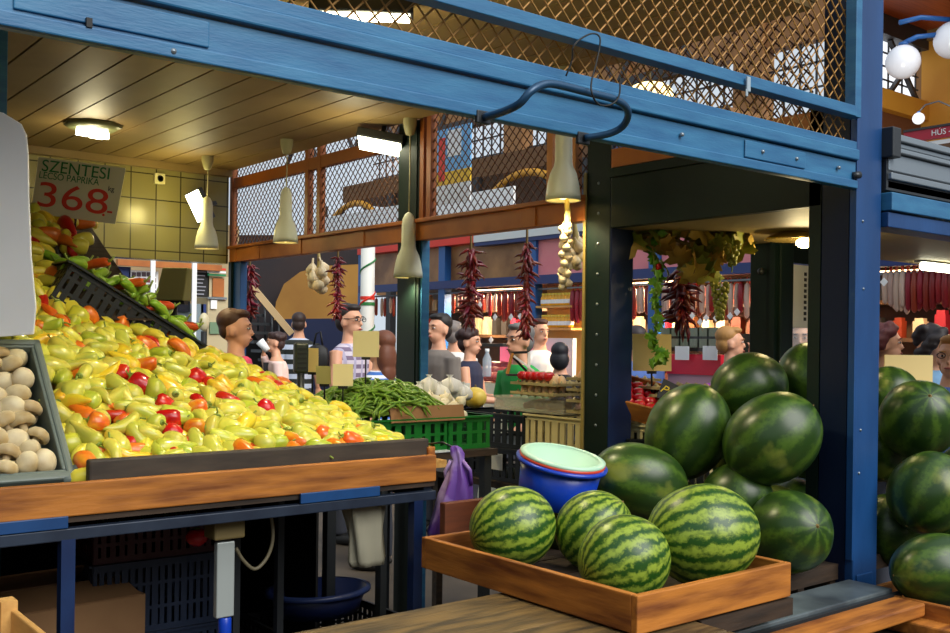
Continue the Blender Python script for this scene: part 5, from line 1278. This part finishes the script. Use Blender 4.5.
# ================================================================ THE HALL BEYOND
HB_ = mat('hall_yellow', (226, 164, 56), .6, col2=(210, 144, 44), scale=1); HD = mat('hall_iron', (44, 42, 44), .5); HW = mat('hall_orange_wood', (176, 84, 34), .5, col2=(150, 66, 26), scale=2, stretch=(1, 20, 1))
# window wall of the hall at x = 17 seen over the far stalls
t_ = 17.0
mb = MB()
for y0, y1, z0, z1 in ((-8, 26, 2.9, 3.6), (-8, 26, 7.4, 8.2)): mb.b2((t_, y0, z0), (t_ + .3, y1, z1))
struct(mb.build('wall_hall', mat('hall_wall', (150, 104, 58), .7)), 'brown hall wall between its windows')
for k in range(8):
    y_ = -2 + k * 3.6; o = MB().b2((t_ - .1, y_ - .35, 2.9), (t_ + .3, y_ + .35, 8.2)).build('hall_pier', HB_ if k < 3 else mat('hall_wall', (1, 1, 1))); struct(o, 'pier between the tall hall windows')
    mb = MB()
    for j in range(1, 8): mb.b2((t_ + .1, y_ + .35 + j * .36, 3.6), (t_ + .13, y_ + .39 + j * .36, 7.4))
    for j in range(1, 8): mb.b2((t_ + .1, y_ + .35, 3.6 + j * .48), (t_ + .13, y_ + 3.25, 3.64 + j * .48))
    struct(mb.build(f'window_{k + 1}', HD), 'iron glazing bars of a tall hall window')
# gallery with iron arches along the far side
mb = MB().b2((10.0, 7.6, 4.15), (14, 16.5, 4.45)); struct(mb.build('trim_3', mat('gallery_brown', (120, 84, 50), .7)), 'gallery floor edge high over the far stalls')
for k in range(4):
    y_ = 8.9 + k * 2.4
    t = thing('iron_arch', f'yellow edged iron gallery arch, {ORD[k]} from the globe lamps', 'arch', (10.0, y_, 3.0), group='gallery arches')
    pts = [(0, 1.1 * math.cos(a_), .15 + .95 * math.sin(a_)) for a_ in [math.pi * i / 14 for i in range(15)]]
    MB().tube(pts, .06, 6).build('arch_rib', HB_, t); MB().b2((-.06, 1.05, -3.0), (.06, 1.2, 1.15)).build('column', HD, t)
    for s_ in (-1, 1): MB().bar((0, s_ * .2, 1.1), (0, s_ * 1.0, .5), .03, .03, (1, 0, 0)).build('brace', HD, t)
t = thing('wall_banner', 'white and blue banner above the far stalls', 'banner', (7.6, fy(400), 2.95)); MB().b2((0, -1.4, 0), (.03, 3.2, .14)).build('blue_strip', FBLUE, t); MB().b2((0, -1.4, .14), (.03, 3.2, .42)).build('white_strip', WHITE, t)
p = P(452, 165, X=4.2)
t = thing('hanging_poster', 'large blue white and yellow poster hung behind the side guard', 'poster', tuple(p), (0, 0, 0))
hh, ww = .26, .20
for (z0, z1, m_) in ((-.04, .26, mat('poster_blue', (110, 176, 226), .5)), (-.13, -.04, mat('poster_yellow', (236, 190, 40), .5)), (-.26, -.13, WHITE)): MB().b2((0, -ww, z0), (.012, ww, z1)).build('poster_field', m_, t)
MB().b2((-.004, -.10, .06), (.0, .05, .24)).build('white_figure', WHITE, t); MB().b2((-.004, .08, -.10), (.0, .15, .2)).build('red_figure', REDB, t)
MB().tube([(.006, -.15, .26), (.006, -.15, 1.2)], .004, 5).build('cord', DSTEEL, t)
# iron truss seen through the guards
t = thing('roof_truss', 'dark iron lattice truss of the hall roof', 'truss', (9.0, 14.5, 4.7))
for z0 in (0, .9): MB().bar((0, -7.4, z0), (0, 3, z0), .12, .12).build('chord', HD, t)
for k in range(8): MB().bar((0, -7.2 + k * 1.2, 0), (0, -6.6 + k * 1.2, .9), .05, .05, (1, 0, 0)).bar((0, -6.6 + k * 1.2, .9), (0, -6.0 + k * 1.2, 0), .05, .05, (1, 0, 0)).build('lattice_bar', HD, t)
for u, v, d, lab in ((650, 95, 9.5, 'round warm hall lamp glowing behind the tan guard'), (596, 218, 9.9, 'pale hall lamp behind the riveted post')):
    o = MB().ell((0, 0, 0), (.22, .22, .12), 16, 10).build('hall_lamp', mat('hall_lamp_glow', (255, 226, 150), .5, emit=(255, 220, 140), estr=3), None, tuple(P(u, v, d=d))); tag(o, lab, 'lamp')
    MB().tube([(0, 0, .1), (0, 0, 2.2)], .01, 6).build('cord', HD, o)
# upper corner of the hall beside the corner post: timber soffit, yellow wall, iron window, globe lamps
k0 = P(922, 33, d=14); Xw, Yb, Zs = k0.x, k0.y, k0.z
struct(MB().b2((Xw - 1.9, Yb - 6, Zs), (Xw + .3, Yb + .3, Zs + .1)).build('ceiling_hall', HW), 'orange boarded soffit of the hall')
struct(MB().b2((Xw, Yb - 6, 2.6), (Xw + .3, Yb, Zs)).build('wall_yellow', HB_), 'yellow plastered hall wall beside the iron window')
struct(MB().b2((Xw - .06, Yb - 6, Zs - .14), (Xw, Yb, Zs)).build('trim_7', mat('cornice_tan', (150, 120, 70), .6)), 'tan cornice at the head of the yellow wall')
struct(MB().b2((Xw - 1.9, Yb - .1, Zs - .26), (Xw, Yb + .1, Zs)).build('trim_4', HD), 'dark iron beam under the boarded soffit')
zl = P(900, 106, Y=Yb).z
struct(MB().b2((Xw - 1.9, Yb - .12, zl - .14), (Xw, Yb + .2, zl + .12)).build('trim_5', HB_), 'yellow ledge below the iron window')
struct(MB().b2((Xw - 1.9, Yb, 2.6), (Xw, Yb + .2, zl - .14)).build('wall_under_window', mat('hall_brown', (116, 70, 40), .7)), 'brown wall below the yellow ledge')
t = thing('iron_window', 'iron barred hall window with crossing braces', 'window', (Xw - .95, Yb, zl + .12)); hw = Zs - .26 - zl - .12
for k in range(6): MB().b2((-.93 + k * .36, .04, 0), (-.91 + k * .36, .06, hw)).build('bar', HD, t)
for k in range(4): MB().b2((-.95, .04, k * hw / 4), (.95, .06, .02 + k * hw / 4)).build('bar', HD, t)
for x0 in (-.9, .1): MB().bar((x0, 0, .0), (x0 + .75, 0, hw), .05, .06, (0, 1, 0)).build('brace', HD, t); MB().bar((x0 + .75, 0, .0), (x0, 0, hw), .05, .06, (0, 1, 0)).build('brace', HD, t)
MB().b2((-.95, .09, 0), (.95, .10, hw)).build('lit_pane', mat('window_daylight', (240, 246, 255), .5, emit=(240, 247, 255), estr=1.0), t)
l = bpy.data.lights.new('hall_fill_light', 'POINT'); l.energy = 75; l.color = (1, .96, .9); l.shadow_soft_size = .25; lo = bpy.data.objects.new('hall_fill_light', l); C.objects.link(lo); lo.location = P(905, 130, d=10.5)  # added fill brightening this hall corner, standing apart from the globes
GL = mat('globe_white', (232, 234, 242), .25, emit=(236, 240, 255), estr=.0)
for (u, v, d, r_, lab) in ((903, 62, 12, .20, 'white globe lamp before the iron window'), (953, 40, 12, .22, 'white globe lamp before the yellow wall'), (918.5, 118.5, 11.2, .066, 'small white globe lamp over the red sign')):
    p = P(u, v, d=d); o = MB().ell((0, 0, 0), r_, 24, 16).build('globe_lamp', GL, None, tuple(p)); tag(o, lab, 'lamp', 'white globe lamps')
    MB().lathe([(.0, r_), (r_ * .3, r_ * .96), (r_ * .25, r_ * 1.15), (0, r_ * 1.2)], 12).build('cap', FBLUE, o)
    if r_ > .1 and True: MB().tube([(0, 0, r_ * 1.1), (.12, -.1, r_ * 1.5), (.35, -.25, r_ * 1.7)] if u < 930 else [(0, 0, r_ * 1.1), (-.3, .24, r_ * 1.2), (-.5, .4, r_ * .9)], .03, 8).build('arm', FBLUE, o)
    else: MB().tube([(0, 0, .07), (.05, -.05, .15), (.15, -.15, .19), (.26, -.26, .12), (.30, -.30, -.15)], .010, 6).build('arm', HD, o)
# shop sign with red header
bs = P(904, 143, d=9.0)
t = thing('shop_sign', 'white shop sign with red header above the shutter box', 'sign', tuple(bs), (0, 0, R(-90)))
MB().b2((0, 0, -.7), (2.4, .05, -.02)).build('board', WHITE, t); MB().b2((0, -.01, .0), (2.4, .05, .09)).build('red_header', mat('sign_crimson', (176, 20, 50), .5), t); MB().b2((0, -.02, .09), (2.4, .05, .11)).build('top_edge', HD, t)
text_mesh('header_writing', 'HÚS - ÁRU', .07, WHITE, t, (.42, -.014, .045), (R(90), 0, 0)); text_mesh('large_writing', 'AR', .30, REDB, t, (.52, -.004, -.13), (R(90), 0, 0), shear=.1)
# tube lamp and blue rail behind the corner post
p = P(938, 257, d=5.6)
o = MB().tube([(-.16, .0, 0), (.22, 0, 0)], .024, 10).build('tube_lamp', LAMPC, None, (p.x, p.y, 2.03)); tag(o, 'bright tube lamp under the soffit beside the corner post', 'lamp'); MB().b2((-.2, -.03, .02), (.26, .03, .035)).build('housing', STEEL, o)
struct(MB().b2((3.04, 2.95, 2.30), (6.2, 4.2, 2.33)).build('trim_6', CEIL), 'tan ceiling behind the soffit'); bpy.data.objects.remove(bpy.data.objects['trim_6'])
# ================================================================ PEOPLE
SKIN = [mat('skin_light', (222, 164, 132), .5), mat('skin_tan', (206, 150, 118), .5)]
EYEM = mat('eye_dark', (30, 24, 22), .3); EYEW = mat('eye_white', (226, 222, 216), .3); LIP = mat('lip', (168, 86, 78), .5)
def limb(mb, pts, rs): mb.tube(smooth_path(pts, 3), [rs[min(int(i / 3), len(rs) - 1)] + (rs[min(int(i / 3) + 1, len(rs) - 1)] - rs[min(int(i / 3), len(rs) - 1)]) * ((i % 3) / 3) for i in range(3 * (len(pts) - 1) + 1)], 10)
ARMS = {'down': ((0, .20, 1.14), (.06, .22, .90), (0, 0, -1)), 'mouth': ((.10, .23, 1.20), (.16, .06, 1.50), (-.1, -.2, .9)), 'hold': ((.06, .23, 1.14), (.28, .10, 1.12), (1, -.2, .1)), 'low': ((.04, .23, 1.15), (.24, .15, .98), (.8, -.1, -.4))}
def person(u, v, d, yaw, label, shirt, hair='short', haircol=(46, 32, 26), H=1.72, skin=0, arms=('down', 'down'), female=False, sleeves='short', trousers=(50, 54, 66), bend=0.0, hz=None, headturn=0.0, extra=None, neckline=0.0):
    """standing figure: head centre falls on the given pixel; local +x is the way the body faces"""
    p = P(u, v, d=d); k = p.z / 1.615
    t = thing('person', label, 'person', (p.x, p.y, 0), (0, 0, yaw)); t.scale = (k, k, k)
    sw = .165 if female else .19
    bx = bend
    def lean(z): return -bx * max(0, (1.62 - z)) * .8
    sk = SKIN[skin]
    # ---- body: one continuous surface
    mb = MB()
    mb.loft([(lean(.90), 0, .90, .10, .15), (lean(1.0), 0, 1.0, .095, .14), (lean(1.18), 0, 1.18, .095, sw * .80), (lean(1.34), 0, 1.34, .105, sw * .92), (lean(1.42), 0, 1.42, .085, sw * .80), (lean(1.47), 0, 1.47, .055, .07), (lean(1.54), 0, 1.54, .05, .052), (lean(1.60), 0, 1.60, .05, .05)], 16)
    hd = Matrix.Rotation(headturn, 3, 'Z')
    def hp(x, y, z): return hd @ Vector((x, y, 0)) + Vector((0, 0, z))
    mb.ell(hp(-.008, 0, 1.645), (.098, .077, .098), 18, 12, hd); mb.ell(hp(.028, 0, 1.575), (.062, .056, .062), 14, 9, hd); mb.ell(hp(.05, 0, 1.545), (.032, .030, .026), 10, 7, hd)
    mb.ell(hp(.094, 0, 1.607), (.022, .013, .016), 10, 7, hd); mb.bar(hp(.086, 0, 1.650), hp(.098, 0, 1.612), .015, .018); mb.ell(hp(.072, 0, 1.665), (.024, .055, .012), 10, 6, hd); mb.ell(hp(.084, 0, 1.568), (.016, .024, .012), 10, 6, hd)
    for s in (-1, 1): mb.ell(hp(-.008, s * .078, 1.612), (.022, .010, .034), 10, 7, hd)
    hands = []
    for s, a in zip((1, -1), arms):
        e, w, hdir = ARMS[a]; sh = Vector((lean(1.40), s * (sw - .02), 1.405)); e = Vector((e[0] + lean(1.2), s * (e[1] + sw - .19), e[2])); w = Vector((w[0] + lean(1.2) * .6, s * (w[1] + (sw - .19)), w[2]))
        limb(mb, [sh, (sh + e) / 2, e, (e + w) / 2, w], [.052, .046, .040, .038, .027]); h = Vector((hdir[0], s * hdir[1], hdir[2])).normalized()
        pc = w + h * .045; sd = h.cross(Vector((1, 0, 0)) if abs(h.x) < .8 else Vector((0, 0, 1))).normalized()
        mb.tube([w, pc, w + h * .09], [.026, .034, .030], 10, True, (1, .6))
        for f in range(4): b0 = w + h * .08 + sd * (-.026 + f * .0175); mb.tube([b0, b0 + h * (.035 + .006 * (f in (1, 2))), b0 + h * .062 + h.cross(sd) * .02], [.0095, .009, .007], 6)
        b0 = w + h * .03 + sd * .03; mb.tube([b0, b0 + sd * .025 + h * .025, b0 + sd * .03 + h * .05], [.011, .010, .008], 6)
        hands.append(pc)
    for s in (-1, 1): limb(mb, [(lean(.9), s * .085, .92), (.0, s * .095, .68), (.01, s * .095, .48), (-.01, s * .095, .28), (-.01, s * .095, .09)], [.085, .075, .055, .05, .038]); mb.ell((.05, s * .095, .04), (.12, .045, .04), 12, 8)
    def grow(mb_, nm, m_, vox, sm=4):
        o = mb_.build(nm, m_, t); r_ = o.modifiers.new('r', 'REMESH'); r_.mode = 'VOXEL'; r_.voxel_size = vox; r_.use_smooth_shade = True; q_ = o.modifiers.new('s', 'SMOOTH'); q_.iterations = sm; q_.factor = .5; return o
    body = grow(mb, 'body', sk, .0095, 2)
    for s in (-1, 1):
        MB().ell(hp(.080, s * .033, 1.638), (.010, .012, .0055), 10, 6, hd).build('eye', EYEW, t); MB().ell(hp(.0885, s * .033, 1.638), (.006, .007, .007), 8, 5, hd).build('iris', EYEM, t)
        MB().ell(hp(.090, s * .033, 1.662), (.008, .022, .004), 8, 5, hd).build('eyebrow', mat('hair_%d_%d_%d' % haircol, haircol, .6), t)
    MB().ell(hp(.096, 0, 1.570), (.008, .024, .006), 10, 6, hd).build('mouth', LIP, t)
    # ---- clothes
    mb = MB(); g = .016
    top = 1.465 - neckline
    mb.loft([(lean(.88), 0, .88, .125, .172), (lean(1.0), 0, 1.0, .118, .162), (lean(1.18), 0, 1.18, .116, sw * .84 + g), (lean(1.34), 0, 1.34, .122, sw * .94 + g), (lean(1.42), 0, 1.42, .100, sw * .80 + g), (lean(top), 0, top, .068, .082)], 16)
    if sleeves != 'none':
        for s, a in zip((1, -1), arms):
            e, w, _ = ARMS[a]; sh = Vector((lean(1.40), s * (sw - .02), 1.405)); e = Vector((e[0] + lean(1.2), s * (e[1] + sw - .19), e[2])); w = Vector((w[0] + lean(1.2) * .6, s * (w[1] + sw - .19), w[2]))
            if sleeves == 'short': limb(mb, [sh, sh + (e - sh) * .38, sh + (e - sh) * .75], [.070, .066, .064])
            else: limb(mb, [sh, (sh + e) / 2, e, (e + w) / 2, w + (w - e) * -.06], [.070, .062, .056, .052, .042])
    grow(mb, 'shirt', shirt, .012, 5)
    mb = MB()
    mb.loft([(lean(.92), 0, .93, .118, .165), (lean(.85), 0, .85, .12, .17), (0, 0, .80, .11, .16)], 14)
    for s in (-1, 1): limb(mb, [(lean(.9), s * .085, .88), (.0, s * .095, .66), (.01, s * .095, .46), (-.01, s * .095, .26), (-.01, s * .095, .07)], [.098, .090, .075, .066, .062])
    grow(mb, 'trousers', mat('trousers_%d_%d_%d' % trousers, trousers, .8), .015, 4)
    for s in (-1, 1): MB().ell((.055, s * .095, .04), (.135, .052, .045), 14, 8).build('shoe', BLACK, t)
    # ---- hair
    hm = mat('hair_%d_%d_%d' % haircol, haircol, .55, bump=.4, bscale=60)
    mb = MB()
    mb.ell(hp(-.034, 0, 1.688), (.090, .083, .078), 18, 12, hd)
    mb.ell(hp(.030, 0, 1.728), (.055, .064, .030), 14, 8, hd)
    if hair == 'crop': mb.ell(hp(-.056, 0, 1.632), (.052, .071, .066), 14, 9, hd)
    if hair in ('short', 'bushy'):
        mb.ell(hp(-.052, 0, 1.62), (.066, .076, .075), 14, 9, hd)
    if hair == 'bushy':
        for q in range(14): a_ = q * 2.4; mb.ell(hp(-.03 + .075 * math.cos(a_), .068 * math.sin(a_), 1.70 + .03 * math.sin(q * 3.1)), .04, 8, 6)
    if hair == 'bob':
        mb.ell(hp(-.05, 0, 1.60), (.075, .092, .10), 16, 10, hd)
    if hair == 'long':
        mb.ell(hp(-.055, 0, 1.56), (.070, .094, .14), 16, 10, hd); mb.ell(hp(-.07, 0, 1.45), (.05, .085, .10), 14, 9, hd)
    if hair == 'curly':
        for q in range(46): a_ = q * 2.4; zz = 1.56 + .19 * ((q * 7) % 46) / 46; rr = .10 - .05 * max(0, (zz - 1.68) / .09); mb.ell(hp(-.035 + rr * math.cos(a_) * (.6 if math.cos(a_) > .3 and zz < 1.68 else 1), rr * math.sin(a_), zz), .034, 8, 6)
    grow(mb, 'hair', hm, .010, 2)
    if extra: extra(t, hands, hp, lean)
    return t
yawR = math.atan2(RT.y, RT.x)           # facing towards the photo's right
def away(a): return yawR + R(a)         # 0: right profile, 90: back to us, 180: left profile, -90: facing us
M_yellow = mat('shirt_yellow', (226, 200, 70), .8); M_plaid = mat_bands('shirt_plaid', [(206, 196, 210), (120, 104, 130), (176, 170, 196)], 2, 16, 1, 14); M_bstripe = mat_bands('shirt_blue_stripe', [(222, 226, 236), (60, 110, 190)], 2, 22)
M_grey = mat('shirt_grey', (112, 104, 98), .85, col2=(126, 118, 110), scale=6); M_navy = mat('top_navy', (36, 40, 66), .8); M_green = mat('polo_green', (30, 156, 66), .75); M_dstripe = mat_bands('shirt_dark_stripe', [(196, 206, 226), (34, 38, 34)], 2, 9)
M_blacktop = mat('top_black', (26, 26, 30), .8); M_pink = mat('top_pink', (236, 204, 196), .8); M_lightb = mat('top_light_blue', (130, 176, 220), .8); M_white = mat('top_white', (226, 222, 216), .8); M_teal = mat('top_teal', (90, 120, 190), .8)
def glasses(t, hands, hp, lean):
    for s in (-1, 1): MB().tube([hp(.104, s * .034 + .022 * math.cos(a_), 1.64 + .016 * math.sin(a_)) for a_ in [i * math.pi / 6 for i in range(12)]], .0025, 5, closed=True).tube([hp(.104, s * .056, 1.645), hp(.0, s * .082, 1.645)], .0025, 5).build('glasses', BLACK, t)
def strap(t, hands, hp, lean):
    glasses(t, hands, hp, lean)
person(236, 332, 6.3, away(4), 'man with cropped brown hair in yellow shirt behind the peppers', M_yellow, 'crop', (74, 46, 28))
person(275, 344, 11.0, away(192), 'dark haired woman in pale pink top drinking from a cup', M_pink, 'bushy', (58, 38, 36), female=True, arms=('down', 'mouth'), sleeves='long', neckline=.05, bend=.15,
       extra=lambda t, h, hp, l: MB().b2((.02, -.05, 1.10), (.13, .06, 1.40)).build('black_top', M_blacktop, t))
person(299, 325, 12.5, away(95), 'person in dark and pale striped shirt seen from behind', M_dstripe, 'short', (52, 36, 30))
person(350, 323, 7.9, away(-28), 'dark haired man with glasses in plaid shirt', M_plaid, 'short', (38, 30, 28), arms=('hold', 'low'), sleeves='none', extra=glasses)
person(380, 350, 7.0, away(160), 'long haired woman in blue and white striped top', M_bstripe, 'long', (110, 64, 44), female=True, arms=('down', 'hold'))
person(439, 331, 8.4, away(222), 'young dark haired man in grey T-shirt by the onions', M_grey, 'short', (30, 26, 26), sleeves='short')
person(454, 336, 9.6, away(70), 'grey haired person half hidden behind the young man', M_white, 'short', (120, 112, 108))
person(470, 344, 8.7, away(-20), 'short haired woman in navy top holding a bottle', M_navy, 'bushy', (52, 30, 28), female=True, arms=('hold', 'hold'), sleeves='none')
person(519, 343, 6.9, away(218), 'grey haired man in bright green polo shirt', M_green, 'short', (112, 110, 108), skin=1, arms=('low', 'low'), bend=.18)
person(540, 334, 9.6, away(-60), 'brown haired woman behind the man in green', M_white, 'short', (70, 40, 30), female=True)
person(560, 358, 8.4, away(80), 'person with black bobbed hair facing the far stall', M_blacktop, 'bob', (24, 24, 32), female=True)
person(636, 343, 8.2, away(90), 'person with dark hair behind the tan price card', M_teal, 'short', (50, 42, 46))
person(731, 345, 7.6, away(-6), 'fair haired woman in dark top with purple bag', M_navy, 'short', (176, 128, 70), female=True, arms=('mouth', 'hold'),
       extra=lambda t, h, hp, l: MB().ell((-.16, .0, 1.10), (.16, .20, .22), 16, 10).build('purple_bag', mat('bag_violet', (140, 40, 170), .6), t))
person(800, 341, 7.0, away(-110), 'dark haired woman in light blue top behind the glass door', M_lightb, 'bob', (40, 30, 32), female=True)
person(885, 346, 6.3, away(-20), 'woman with curly dark red hair over the wide card', M_blacktop, 'curly', (92, 36, 36), female=True)
person(930, 347, 6.5, away(90), 'person with bushy black hair behind the fair haired lady', M_lightb, 'curly', (34, 26, 30))
person(953, 360, 5.3, away(-130), 'fair haired lady with glasses in light blue top', M_teal, 'bob', (186, 132, 76), female=True, extra=glasses)
# carried and set-down things among the shoppers
for (u, v, d, r_, lab, m_, nm) in ((318, 356, 7.7, .085, 'black shoulder bag carried by the man in plaid', BLACK, 'shoulder_bag'), (243, 366, 6.2, .06, 'bright pink bag beside the man in yellow', mat('bag_pink', (236, 70, 120), .5), 'carrier_bag')):
    o = cloth_bag(nm, '', [(r_ * .8, -r_ * 1.2, 0), (r_, -r_ * .8, 0), (r_ * 1.02, 0, 0), (r_ * .85, r_ * .7, 0), (r_ * .4, r_, 0)], tuple(P(u, v, d=d)), m_, int(u), .06, yawR, .6); tag(o, lab, 'bag')
    if nm == 'shoulder_bag': MB().tube([(-r_ * .4, 0, r_ * .9), (-r_ * .2, 0, r_ * 2.0), (r_ * .2, 0, r_ * 2.2), (r_ * .4, 0, r_ * .9)], .008, 6).build('strap', m_, o)
p = P(487, 363, d=7.4)
o = MB().lathe([(0, -.10), (.03, -.10), (.033, -.09), (.033, .03), (.014, .07), (.014, .09), (0, .09)], 14).build('water_bottle', mat('bottle_clear', (200, 214, 226), .1, alpha=.5), None, tuple(p)); tag(o, 'clear water bottle held by the woman in navy', 'bottle'); MB().lathe([(.016, .085), (.016, .105), (0, .105)], 12).build('cap', WHITE, o)
p = P(263, 345, d=9.8)
o = MB().lathe([(0, -.07), (.032, -.07), (.042, .05), (.038, .05), (.03, -.06)], 14).build('paper_cup', WHITE, None, tuple(p), (0, R(-40), R(-38))); tag(o, 'white paper cup at the lips of the woman in pink', 'cup')

# ================================================================ LIGHT
w = bpy.data.worlds.new('world'); SC.world = w; w.use_nodes = True
nt = w.node_tree; bg = nt.nodes['Background']
bg.inputs['Color'].default_value = (.80, .90, 1.0, 1); bg.inputs['Strength'].default_value = .68
def sun(name, direction, e, ang, col):
    l = bpy.data.lights.new(name, 'SUN'); l.energy = e; l.angle = R(ang); l.color = col
    o = bpy.data.objects.new(name, l); C.objects.link(o); o.rotation_mode = 'QUATERNION'; o.rotation_quaternion = Vector((0, 0, 1)).rotation_difference(Vector(direction).normalized()); return o
sun('hall_daylight', (.12, -1.0, .85), 3.0, 45, (1, .97, .92))
SC.view_settings.view_transform = 'Standard'; SC.view_settings.look = 'None'; SC.view_settings.exposure = 0.25; SC.view_settings.gamma = 1
SC.view_settings.use_curve_mapping = False
SC.cycles.use_denoising = True
SC.cycles.max_bounces = 8
